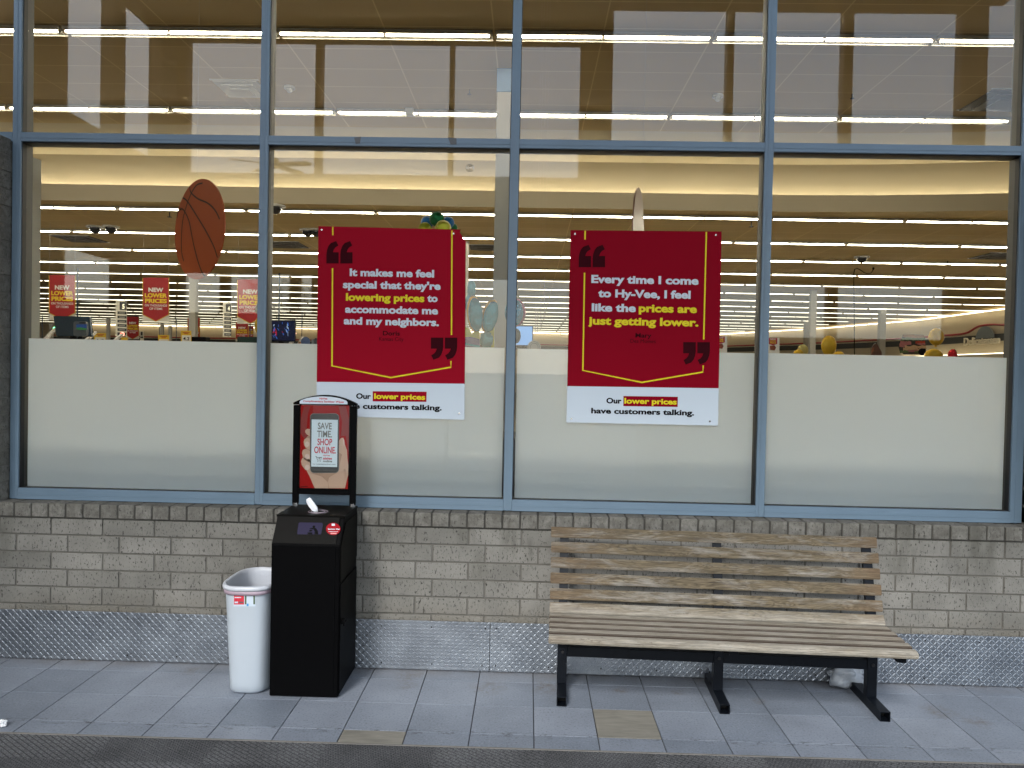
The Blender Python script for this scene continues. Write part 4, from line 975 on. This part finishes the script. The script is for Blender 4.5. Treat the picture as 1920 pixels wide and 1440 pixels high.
# lane signs
SLATE = mat('sign_slate', (.045, .05, .055), .5); SBACK = mat('sign_cream', (.72, .69, .60), .6); NUM = mat('numeral_cream', (.85, .80, .62), .5, emit=.25, ecol=(1, .9, .6))
def lane_sign(x0, y0, x1, y1, n, Y, label):
    t = thing('lane_sign', label, 'sign', group='numbered lane signs'); W = x1-x0; H = y1-y0
    flat('board', [(x0, y0), (x1, y0+.03*H), (x1, y1), (x0, y1-.01*H)], Y, .05, SBACK, t); Z = Y-.051
    flat('number_plate', [(x0+.3*W, y0+.045*H), (x1-.05*W, y0+.055*H), (x1-.05*W, y0+.28*H), (x0+.3*W, y0+.27*H)], Z, .004, SLATE, t)
    text(n, x0+.66*W, y0+.235*H, .24*W, .13*H, Z-.006, NUM, t, .03)
    for k in range(6):
        ya = y0+(.31+.115*k)*H; flat('plaque', [(x0+.10*W, ya), (x1-.04*W, ya+.01*H), (x1-.04*W, ya+.085*H), (x0+.10*W, ya+.075*H)], Z, .004, SLATE, t)
        flat('plaque_line', [(x0+.25*W, ya+.032*H), (x1-.2*W, ya+.037*H), (x1-.2*W, ya+.058*H), (x0+.25*W, ya+.053*H)], Z-.005, .001, mat('plaque_grey', (.35, .34, .3), .6), t)
lane_sign(218.5, 562.5, 238, 631, '5', 17, 'slate lane sign numbered five on a cream board')
lane_sign(419, 567, 434, 632, '4', 19, 'slate lane sign numbered four on a cream board')
b = MB(); q0, q1 = at(262.5, 621, Y=28), at(269, 640, Y=28); b.box(q0.x, q0.y, q1.z-.3, q1.x, q0.y+.05, q0.z, .01); t = b.build('lane_sign', SBACK); tag(t, 'tiny distant lane sign right of the small banner by lane five', 'sign')
flat('number_plate', [(264, 622), (267.5, 622), (267.5, 629), (264, 629)], 27.99, .01, SLATE, t); flat('plaque', [(263.5, 631), (268.5, 631), (268.5, 634), (263.5, 634)], 27.99, .01, SLATE, t)
# lane poles
for px, y0, Y, w_, lab in ((146, 503, 6.5, 2.9, 'tall slim dark pole rising behind the kiosk screen'), (524.3, 512, 6.5, 2.9, 'tall slim dark pole rising behind the television'), (566.5, 586, 9, 1.6, 'shorter black pole right of the television'), (79.5, 592, 9, 1.5, 'shorter black pole at the left edge of the store view'), (331, 597, 12, 1.6, 'shorter black pole left of the white column'), (299, 612, 14, 1.4, 'shortest black pole under the middle large banner'), (469, 607, 9, 1.8, 'short black pole below the banner by the second mullion')):
    q = at(px, y0, Y=Y); b = MB(); b.tube([(q.x, q.y, 0), q], w_/2*(Y-CP.y)/FPX, 8); tag(b.build('lane_pole', mat('pole_blue_black', (.02, .035, .06), .4)), lab, 'pole', 'slim poles at the checkouts')
# kiosk screen with card reader
SCB = mat('screen_back_blue', (.035, .07, .11), .25, var=.3, vscale=4)
t = thing('kiosk_screen', 'large blue-grey tilted kiosk screen below the left banner', 'screen')
flat('screen', [(104, 593), (171, 594), (174.6, 630.6), (109, 630.2)], 2.6, .03, SCB, t); flat('bezel', [(103.4, 592.4), (171.6, 593.4), (175.4, 631.4), (108.2, 631)], 2.605, .004, BLACK, t)
b = MB(); q = at(138, 630, Y=2.62); b.tube([(q.x, q.y, 0), q], .03, 8); b.build('stand', BLACK, t)
t = thing('card_reader', 'grey handheld card reader in front of the blue-grey kiosk screen', 'card reader')
Zk = lambda x, y: (60+x/7.11, 490+y/7.11)
flat('body', [Zk(*p) for p in rr(578, 803, 752, 1000, 30)], 2.45, .03, mat('reader_grey', (.12, .15, .18), .3), t)
flat('display', [Zk(x, y) for x, y in ((592, 838), (732, 840), (730, 916), (594, 914))], 2.4195, .002, mat('reader_display', (.02, .05, .15), .2, emit=.06, ecol=(.03, .10, .35)), t)
flat('display_green', [Zk(x, y) for x, y in ((594, 885), (650, 880), (731, 895), (730, 915), (595, 913))], 2.417, .001, mat('reader_green', (.03, .15, .05), .3, emit=.05, ecol=(.05, .3, .08)), t)
flat('speaker_slot', [Zk(x, y) for x, y in ((632, 815), (705, 815), (705, 826), (632, 826))], 2.4195, .002, BLACK, t)
b = MB(); q = at(150, 630, Y=2.46); b.tube([(q.x, q.y, 0), q], .02, 8); b.build('stand', BLACK, t)
# lit wands of the checkout lanes
GL = mat('green_lamp', (.1, .9, .3), .5, emit=2.2, ecol=(.15, 1, .35)); RL = mat('red_lamp', (.9, .2, .15), .5, emit=2.2, ecol=(1, .18, .12)); ARM = mat('arm_grey', (.38, .36, .33), .5)
for (xa_, ya_), (xb_, yb_), m, lab in (((82, 640), (103, 616.5), GL, 'grey checkout arm with a green light at its tip'), ((160, 640), (179, 623.5), None, 'plain grey checkout arm right of the kiosk screen'), ((212, 642), (229.5, 626.5), RL, 'grey checkout arm with a red light, under the lane five sign'), ((544, 648), (552.5, 626), mat('peach_lamp', (.8, .4, .3), .5, emit=.5, ecol=(1, .5, .35)), 'grey checkout arm in front of the television'), ((560, 648), (567.5, 633), None, 'short grey arm right of the television')):
    t = thing('checkout_arm', lab, 'checkout arm', group='checkout arms above the film'); p, q = at(xa_, ya_, Y=5), at(xb_, yb_, Y=5.6)
    b = MB(); b.tube([p-(q-p)*1.2, q], [.035, .022], 6); b.build('arm', ARM, t)
    if m: b = MB(); b.ball(q, (.024, .024, .024), 10, 6); b.build('lamp', m, t)
# price cards
GOLD = mat('card_gold', (.72, .45, .02), .6); CARDW = mat('card_white', (.72, .68, .58), .6); DKR = mat('card_red_ink', (.45, .06, .01), .6)
for x0, y0, x1, y1, num, Y, lab in ((177, 624.5, 199, 646, '3.49', 8, 'yellow price card between the kiosk screen and the lane five sign'), (297, 628, 317, 650, '3.99', 9, 'yellow price card below the middle large banner'), (339.5, 620, 359, 644, '4.2', 8.6, 'yellow price card reading 4.2 left of the white column'), (227, 632.5, 240, 648, '', 10, 'low yellow card under the lane five sign'), (132.5, 631, 151, 646, '', 8, 'low yellow card under the kiosk screen'), (369, 634, 378, 646, '', 11, 'small yellow card right of the white column')):
    t = thing('price_card', lab, 'price card', group='yellow price cards'); W = x1-x0; flat('card', [(x0, y0), (x1, y0+.3), (x1, y1), (x0, y1)], Y, .01, GOLD, t)
    if num:
        flat('white_area', [(x0+.08*W, y0+.36*(y1-y0)), (x1-.06*W, y0+.38*(y1-y0)), (x1-.06*W, y1), (x0+.08*W, y1)], Y-.0105, .001, CARDW, t)
        text(num, (x0+x1)/2, y0+.36*(y1-y0)+9.3, .62*W, 6.2, Y-.0125, INK, t, .02)
        flat('print', [(x0+.18*W, y0+.10*(y1-y0)), (x1-.18*W, y0+.10*(y1-y0)), (x1-.18*W, y0+.16*(y1-y0)), (x0+.18*W, y0+.16*(y1-y0))], Y-.0105, .001, DKR, t)
        flat('print', [(x0+.28*W, y0+.21*(y1-y0)), (x1-.28*W, y0+.21*(y1-y0)), (x1-.28*W, y0+.27*(y1-y0)), (x0+.28*W, y0+.27*(y1-y0))], Y-.0105, .001, DKR, t)
b = MB(); q0, q1 = at(345, 631, Y=9.5), at(386, 642, Y=9.5); b.box(q0.x, q0.y, q1.z-.4, q1.x, q0.y+.2, q0.z, .01); tag(b.build('till', BLACK), 'black till top behind the white column', 'till')
tl = thing('monitor', 'dark green checkout monitor seen just above the film by the second mullion', 'monitor'); flat('screen', [(447, 631.5), (486, 632), (486, 650), (447, 650)], 3.2, .03, mat('dark_green_screen', (.008, .035, .03), .25), tl)
b = MB(); q = at(466, 648, Y=3.22); b.tube([(q.x, q.y, 0), q], .03, 8); b.build('stand', BLACK, tl)
# television
tv = thing('television', 'television with a dark blue and red picture beside the second mullion', 'television')
flat('case', [(500, 600), (555, 600.5), (554.5, 641), (499, 640)], 4.0, .04, BLACK, tv)
flat('picture', [(501, 601.5), (553.5, 602), (553, 639), (500, 638)], 3.959, .002, mat('tv_dark', (.003, .005, .012), .2, emit=.1, ecol=(.004, .01, .05)), tv)
random.seed(5)
TB = [mat('tv_blue', (.02, .1, .4), .3, emit=.12, ecol=(.03, .2, .8)), mat('tv_pale', (.4, .5, .6), .3, emit=.10, ecol=(.5, .7, 1)), mat('tv_red', (.4, .01, .02), .3, emit=.10, ecol=(.8, .02, .04))]
for k in range(26):
    x = random.uniform(511, 541); y = random.uniform(604, 632); h_ = random.uniform(3, 10) if k % 3 else random.uniform(2, 4); w_ = random.uniform(.5, 1.6); m = TB[0] if k % 4 < 2 else TB[1] if k % 4 == 2 else TB[2]
    if m is TB[2]: y = random.uniform(616, 622)
    sl2 = random.uniform(-2, 3); flat('picture_streak', [(x, y), (x+w_, y), (x+w_+sl2, y+h_), (x+sl2, y+h_)], 3.9565-.0002*k, .0002, m, tv)
b = MB(); q = at(527, 640, Y=4.02); b.tube([(q.x, q.y, 0), q], .03, 8); b.build('stand', BLACK, tv)
# blue kiosk display
kd = thing('blue_display', 'pale blue display glowing right of the third mullion', 'display')
flat('case', [(966, 610.5), (999.6, 611), (999, 649), (965, 648)], 5, .05, mat('navy_case', (.02, .04, .08), .4), kd)
flat('screen', [(967, 612), (998, 612.4), (997.6, 647.2), (966.6, 646.6)], 4.949, .002, mat('display_blue', (.12, .25, .5), .3, emit=.12, ecol=(.25, .52, 1)), kd)
b = MB(); q = at(982, 648, Y=5.02); b.tube([(q.x, q.y, 0), q], .03, 8); b.build('stand', BLACK, kd)
# round cream plaque
t = thing('round_plaque', 'round cream plaque with rings peeking above the film beside the blue display', 'plaque')
ce = (1001.5, 651); flat('disc', [(ce[0]+12.5*math.cos(a*PI/16), ce[1]+12.8*math.sin(a*PI/16)) for a in range(32)], 3, .02, mat('plaque_cream', (.55, .52, .47), .6), t)
for r in (10.3, 7.5): line([(ce[0]+r*math.cos(a*PI/16), ce[1]+r*math.sin(a*PI/16)) for a in range(33)], .7, 2.979, GREYINK, t, 'ring')
b = MB(); q = at(ce[0], ce[1], Y=3.01); b.tube([(q.x, q.y, 0), q], .02, 8); b.build('stand', BLACK, t)
# foil balloons
def foil(name, col, rough=.30, metal=.6, ecol=None): return mat(name, col, rough, metal, bump=.9, bscale=9, bdist=.05, var=.25, vscale=5)
TEAL = foil('teal_foil', (.012, .15, .17)); TEALP = foil('pale_teal_foil', (.09, .24, .24)); GOLDF = foil('gold_foil', (.60, .30, .02)); GREENF = foil('green_foil', (.004, .13, .03)); BLUEF = foil('blue_foil', (.008, .12, .30)); YELF = foil('yellow_foil', (.40, .38, .02)); YB = mat('yellow_balloon', (.62, .38, .015), .35, .3, bump=.5, bscale=12, bdist=.03, var=.1); PINKF = foil('pink_foil', (.40, .08, .15)); REDF = foil('red_foil', (.6, .01, .02)); BAGY = mat('party_bag_yellow', (.5, .48, .08), .4, .2, var=.2, vscale=8, bump=.4, bscale=12); PURP = mat('party_purple', (.14, .10, .20), .5, .2, var=.3, vscale=9)
def pill(b, px, py, rx, ry, Y, dep=.4, wob=.08, seed=0, tilt=0):
    c = at(px, py, Y=Y); k = (Y-CP.y)/FPX; v0 = len(b.v); b.smooth = True; b.ball((0, 0, 0), (rx*k, dep*rx*k, ry*k), 22, 14, wob, seed)
    ca, sa = math.cos(tilt), math.sin(tilt)
    b.v[v0:] = [(c.x+x*ca-z*sa, c.y+y, c.z+x*sa+z*ca) for x, y, z in b.v[v0:]]
def balloon(px, py, rx, ry, Y, m, label, name='balloon', cat='balloon', extra=None, string=True, group=None, **k):
    t = thing(name, label, cat, group=group); b = MB(); pill(b, px, py, rx, ry, Y, **k); b.build('skin', m, t)
    q = at(px, py+ry, Y=Y)
    if string: b = MB(); b.tube([q, (q.x+.01, q.y, .3)], .0012, 4); b.build('ribbon', COLWHITE, t)
    return t
YC = 1.9
for i, (x, y, r, m, nm) in enumerate(((819, 411, 14, GREENF, 'green balloon on top'), (801, 417, 12, BLUEF, 'blue balloon left of the green one'), (840, 418, 12, BLUEF, 'blue balloon right of the green one'), (797, 430, 13, YELF, 'yellow balloon lower left'), (831, 428, 15, YELF, 'yellow balloon below the green one'), (848, 428, 10, GREENF, 'small green balloon lower right'))):
    balloon(x, y, r, r, YC+(.0, .1, .12, -.05, -.12, .15)[i], m, '%s in the foil cluster above the Doris poster' % nm, group='foil balloon cluster above the poster', dep=.9, wob=.03, seed=i)
balloon(884, 541, 8, 15, 2.2, TEALP, 'pale teal figure-topped foil balloon at the edge of the Doris poster', dep=.6, wob=.25, seed=3, string=False)
balloon(883, 568, 12, 19, 2.25, TEALP, 'pale teal foil balloon body below the figure top', dep=.6, wob=.2, seed=5, string=False)
def wing(px, py, rx, ry, tilt, label, seed):
    t = thing('butterfly_balloon', label, 'balloon', group='butterfly balloon wings'); b = MB(); pill(b, px, py, rx, ry, 1.95, .45, .10, seed, tilt); b.build('wing', TEAL, t)
    b = MB(); pill(b, px-2.6, py-1.5, rx+.8, ry+2.5, 2.0, .42, .10, seed, tilt); b.build('gold_rim', GOLDF, t)
wing(892, 590, 13.5, 31, .10, 'left teal butterfly balloon wing with a gold rim', 4); wing(920, 594, 13.5, 29, -.22, 'right teal butterfly balloon wing with a gold rim', 8)
t = thing('party_bag', 'yellow and purple party bag between the Doris poster and the butterfly balloon', 'gift bag'); flat('yellow_part', [(868, 612), (880, 616), (886, 628), (893, 617), (899, 622), (900, 640), (868, 640)], 2.4, .08, BAGY, t); flat('purple_part', [(868, 633), (884, 632), (899, 636), (901, 655), (868, 655)], 2.3, .06, PURP, t); flat('teal_band', [(868, 642), (900, 648), (900, 652), (868, 646)], 2.23, .004, TEAL, t)
balloon(912, 638, 12.5, 16, 1.85, TEALP, 'small crumpled pale teal foil balloon right of the party bag', dep=.6, wob=.25, seed=11, string=False)
t = thing('party_bag', 'plain olive yellow bag behind the right butterfly wing', 'gift bag'); flat('yellow_part', [(916, 622), (927, 612), (927, 655), (916, 655)], 2.6, .08, BAGY, t)
balloon(966, 586, 20, 27, 2.1, PINKF, 'pink and blue round foil balloon right of the third mullion', dep=.5, wob=.05, seed=2)
b = MB(); pill(b, 963.5, 586, 17.5, 25.5, 2.05, .5, .05, 2); b.build('blue_face', foil('sky_foil', (.015, .17, .28)), bpy.data.objects['balloon'] if False else [o for o in scene.objects if o.get('label', '').startswith('pink and blue')][0])
balloon(968, 630, 8.5, 14, 2.3, mat('black_balloon', (.02, .035, .035), .3), 'dark balloon in front of the pale blue display', dep=.6, wob=.05)
balloon(483, 610, 5.5, 14, 2.6, YB, 'golden balloon half hidden by the second mullion', dep=.6); balloon(483, 579, 4.5, 9, 2.6, mat('beige_balloon', (.42, .36, .25), .4, bump=.3, bscale=20), 'small beige balloon over the banner by the second mullion', dep=.6, wob=.15)
# right pane: balloons and cut-outs
YR = 6.0
balloon(1505, 657, 10.5, 11, YR, mat('pale_yellow_balloon', (.55, .45, .14), .4, .2, bump=.4, bscale=12), 'pale yellow round balloon low in the rightmost pane', dep=.5)
balloon(1497, 665, 10, 10, YR-.3, YB, 'golden balloon low in front of the pale yellow one', dep=.5)
t = balloon(1554, 648, 14, 19, YR, YB, 'big upright oval yellow balloon left of the black hooked wire', dep=.6, wob=.06, seed=6)
balloon(1572, 667, 11, 9, YR+.2, YB, 'low golden balloon right of the big oval one', dep=.6)
t = balloon(1755.5, 631.5, 14.5, 16, YR, YB, 'round yellow balloon right of the sandwich picture', dep=.5, wob=.04)
BR_ = mat('balloon_print', (.35, .06, .01), .5)
b = MB(); q = at(1754, 647.5, Y=YR); b.prism([(q.x-.015, q.z-.02), (q.x+.015, q.z-.02), (q.x, q.z+.02)], 'Y', q.y-.01, q.y+.01); b.build('knot', YB, t)
t = balloon(1750.5, 667, 17, 13, YR-.4, YB, 'wide golden balloon just above the film under the round yellow one', dep=.5, wob=.04)
balloon(1786, 667, 8.5, 12, YR-.2, REDF, 'red foil balloon just above the film', dep=.7, wob=.25, seed=9)
# sandwich picture
t = thing('sandwich_cutout', 'flat cut-out picture of a stacked sandwich with a black round tag', 'cut-out sign'); Y = YR+.3
Zw = lambda x, y: (1600+x/6, 560+y/6)
def cut(name, pts, lvl, m): return flat(name, [Zw(*p) for p in pts], Y-.004*lvl, .004, m, t)
BREAD = mat('printed_bread', (.30, .15, .06), .6, var=.35, vscale=30); LETT = mat('printed_lettuce', (.10, .15, .04), .6, var=.5, vscale=30); MEAT = mat('printed_meat', (.42, .14, .13), .6, var=.4, vscale=40); TOM = mat('printed_tomato', (.50, .05, .02), .6, var=.3, vscale=30); TURK = mat('printed_turkey', (.60, .38, .20), .6, var=.3, vscale=40); DKF = mat('printed_dark', (.03, .025, .02), .6, var=.3, vscale=30)
random.seed(12)
def rag(x0, y0, x1, y1, n, j):
    top = [(x0+(x1-x0)*k/n, y0+random.uniform(-j, j)) for k in range(n+1)]; bot = [(x1-(x1-x0)*k/n, y1+random.uniform(-j, j)) for k in range(n+1)]; return top+bot
cut('filling', [(555, 405), (790, 410), (812, 460), (812, 520), (820, 560), (800, 625), (700, 628), (560, 620), (520, 590), (505, 535), (540, 460)], 0, DKF)
cut('bread', [(560, 405), (600, 402), (680, 403), (690, 410), (790, 410), (797, 440), (690, 442), (600, 435), (556, 432)], 1, BREAD)
cut('lettuce', rag(540, 440, 808, 470, 14, 8), 1, LETT); cut('meat', rag(530, 482, 650, 520, 9, 7), 2, MEAT); cut('meat', rag(520, 505, 600, 545, 7, 6), 3, MEAT); cut('tomato', rag(700, 478, 805, 505, 7, 5), 2, TOM); cut('tomato', rag(720, 500, 808, 520, 6, 4), 3, MEAT)
cut('turkey', rag(580, 528, 815, 560, 12, 8), 4, TURK); cut('turkey', rag(560, 556, 790, 592, 12, 8), 5, TURK); cut('meat', rag(600, 575, 720, 600, 8, 5), 6, MEAT); cut('lettuce', rag(522, 585, 620, 612, 8, 8), 7, LETT); cut('lettuce', rag(690, 590, 760, 615, 6, 7), 7, LETT); cut('bread', rag(560, 606, 720, 626, 8, 3), 8, DKF)
tg = cut('round_tag', [(775+45*math.cos(a*PI/12), 600+42*math.sin(a*PI/12)) for a in range(24)], 9, INK)
# ham display, signs with food
t = thing('food_cutout', 'small dark brown food cut-out left of the white column by the sandwich', 'cut-out sign'); flat('card', [Zw(*p) for p in [(195, 640), (195, 570), (210, 540), (225, 515), (250, 503), (270, 520), (285, 555), (312, 600), (312, 640)]], YR, .02, mat('food_brown', (.11, .04, .02), .5, var=.7, vscale=18), t); flat('highlight', [Zw(*p) for p in [(200, 600), (212, 560), (235, 545), (228, 590), (205, 625)]], YR-.021, .002, mat('food_rust', (.30, .09, .03), .5, var=.4, vscale=18), t)
for x0, x1, y0, lab in ((1439.5, 1461, 633, 'white card with a red new low price flash right of the fourth mullion'), (1341, 1363, 630, 'white card with a red flash half hidden behind the Mary poster')):
    t = thing('offer_card', lab, 'price card', group='white offer cards'); W = x1-x0; Y = 7
    flat('card', [(x0, y0), (x1, y0+.5), (x1, y0+34), (x0, y0+34)], Y, .01, BWH, t)
    flat('flash', [(x0+.1*W, y0+.5), (x0+.82*W, y0+.7), (x0+.82*W, y0+12), (x0+.46*W, y0+14.5), (x0+.1*W, y0+12)], Y-.0105, .002, mat('flash_red', (.45, .02, .05), .5), t)
    for k, (s, m) in enumerate((('NEW', BWH), ('LOW', BYE), ('PRICE', BYE))): text(s, x0+.46*W, y0+4.2+3.4*k, .5*W, 2.6, Y-.0135, m, t, .03)
    flat('food_picture', [(x0+.18*W, y0+15.5), (x0+.6*W, y0+14.5), (x0+.72*W, y0+19), (x0+.6*W, y0+24), (x0+.22*W, y0+23)], Y-.0105, .002, mat('food_red_brown', (.25, .06, .03), .6, var=.7, vscale=20), t)
# hooked black wire
t = thing('hooked_wire', 'tall thin black wire stand curving over to a small hook in the rightmost pane', 'wire stand'); Y = 3.0
pts = [(1602, 690), (1602, 640), (1601.5, 580), (1601, 530), (1601, 512), (1602.5, 505), (1607, 503), (1613, 506), (1620, 511), (1627, 513.5), (1633, 512), (1636, 508), (1637.5, 504)]
b = MB(); b.tube([at(x, y, Y=Y) for x, y in pts], .0042, 6); q = at(1602, 690, Y=Y); b.tube([(q.x, q.y, 0), q], .0042, 6); b.build('wire', BLACK, t)
b = MB(); b.ball(at(1637.5, 503.5, Y=Y), (.012, .012, .013), 8, 6); b.build('tip', BLACK, t)
# blue goods and small things by the television
t = thing('plush_toy', 'small round blue plush peeking above the film right of the television', 'toy'); b = MB(); pill(b, 573, 641, 8.5, 9.5, 3.5, .8, .1); b.build('body', mat('plush_blue', (.14, .20, .36), .9), t)
random.seed(31)
for k, (x, w_, h_, c, lab) in enumerate(((559, 5, 5, (.5, .25, .1), 'small orange carton above the film right of the television'), (584, 5, 9, (.35, .36, .38), 'small grey carton above the film left of the Doris poster'), (590, 5, 11, (.1, .11, .12), 'small dark carton touching the Doris poster edge'))):
    q0 = at(x, 645-h_, Y=4.4); b = MB(); kk = 8.8/FPX; b.box(q0.x, q0.y, q0.z-.25, q0.x+w_*kk, q0.y+.05, q0.z, .004); o = b.build('carton', mat('carton_%s' % ('orange', 'grey', 'dark')[k], c, .6, var=.3, vscale=30)); tag(o, lab, 'carton')
# balloon strings hanging right of the third mullion
for k, (x, ya_, yb_) in enumerate(((1021, 520, 602), (1014.5, 559, 612), (1004.5, 578, 622), (1008.5, 580, 624))):
    b = MB(); p, q = at(x, ya_, Y=3+.1*k), at(x-.5, yb_, Y=3+.1*k); b.tube([(p.x, p.y, LZ if False else p.z), q], .0028, 5); b.tube([p, (p.x, p.y, UZ)], .0006, 3)
    tag(b.build('hanging_ribbon', mat('pink_ribbon', (.5, .36, .32), .5)), '%s pale ribbon hanging between the third mullion and the Mary poster' % ('longest', 'second longest', 'leftmost short', 'third, short')[k], 'ribbon', 'hanging ribbons')

# ================================================================== CEILING FITTINGS
def ceil_at(px, py, z): return at(px, py, Z=z)
VENTD = mat('vent_dark', (.06, .055, .05), .6); FITW = mat('fitting_white', (.45, .45, .43), .5); CAMB = mat('camera_dome', (.01, .01, .012), .15)
def vent(px, py, z, lab, dark, s=.6):
    q = ceil_at(px, py, z); t = thing('ceiling_vent', lab, 'ceiling vent', group='square ceiling vents'); b = MB(); m = FITW if not dark else VENTD
    for k in range(3):
        r = s/2*(1-.28*k); zz = z-.005-.022*k; b.box(q.x-r, q.y-r, zz-.02, q.x+r, q.y+r, zz)
    b.build('louvre', m, t); b = MB(); r = s/2+.03; b.box(q.x-r, q.y-r, z-.012, q.x+r, q.y-s/2-.0005, z-.001); b.box(q.x-r, q.y+s/2+.0005, z-.012, q.x+r, q.y+r, z-.001); b.build('frame', FITW, t)
vent(455, 165, UZ, 'white louvred ceiling vent above the hanging basketball', False); vent(1885, 187, UZ, 'dark ceiling vent at the top right corner', True, .8)
vent(150, 447, LZ, 'dark ceiling vent above the left large banner', True, .9); vent(535, 458, LZ, 'dark ceiling vent just right of the second mullion', True, .9); vent(908, 463, LZ, 'dark ceiling vent beyond the torn poster corner', True, .7); vent(1873, 479, LZ, 'dark ceiling vent at the right edge of the lower ceiling', True, .9)
def dome(px, py, z, lab, r=.075, m=None, nm='security_camera', cat='camera', group='dome security cameras'):
    q = ceil_at(px, py, z); t = thing(nm, lab, cat, group=group)
    b = MB(); b.tube([(q.x, q.y, z-.035), (q.x, q.y, z-.001)], r*1.5, 16); b.build('base', FITW, t)
    b = MB(); b.smooth = True; b.ball((q.x, q.y, z-.035), (r, r, r*1.1), 14, 8); b.build('dome', m or CAMB, t)
dome(178, 424, LZ, 'left camera of the pair left of the hanging basketball', .12); dome(208, 424, LZ, 'right camera of the pair left of the hanging basketball', .12); dome(517, 385, LZ, 'dome camera at the edge of the second mullion', .12)
dome(577, 430, LZ, 'dome camera just left of the Doris poster top', .12); dome(593, 430, LZ, 'dome camera half hidden by the Doris poster corner', .12); dome(1616, 481, LZ, 'dome camera above the hooked wire', .12)
dome(543, 162, UZ, 'white smoke detector near the top of the second pane', .05, FITW, 'smoke_detector', 'smoke detector', 'ceiling smoke detectors'); dome(1346, 178, UZ, 'white smoke detector near the top left of the fourth mullion', .05, FITW, 'smoke_detector', 'smoke detector', 'ceiling smoke detectors')
def sprinkler(px, py, z, lab, s=1):
    q = ceil_at(px, py, z); t = thing('sprinkler', lab, 'sprinkler', group='ceiling sprinklers'); b = MB(); b.tube([(q.x, q.y, z), (q.x, q.y, z-.06*s)], .008*s, 6); b.build('stem', SCREW, t); b = MB(); b.tube([(q.x, q.y, z-.06*s), (q.x, q.y, z-.066*s)], .03*s, 8); b.build('deflector', SCREW, t)
for x, y, z, s, lab in ((880, 168, UZ, 1, 'sprinkler left of the nearest white column'), (1598, 176, UZ, 1, 'sprinkler in the top of the rightmost pane'), (318, 398, LZ, 1.5, 'sprinkler left of the hanging basketball'), (1409, 416, LZ, 1.5, 'sprinkler just left of the fourth mullion'), (1777, 489, LZ, 1.5, 'sprinkler left of the right edge vent')): sprinkler(x, y, z, lab, s)
q = ceil_at(769, 205, UZ); b = MB(); b.box(q.x-.06, q.y-.1, UZ-.10, q.x+.06, q.y+.04, UZ-.001, .01); tag(b.build('ceiling_speaker', FITW), 'small white box speaker on the ceiling above the Doris poster', 'speaker')
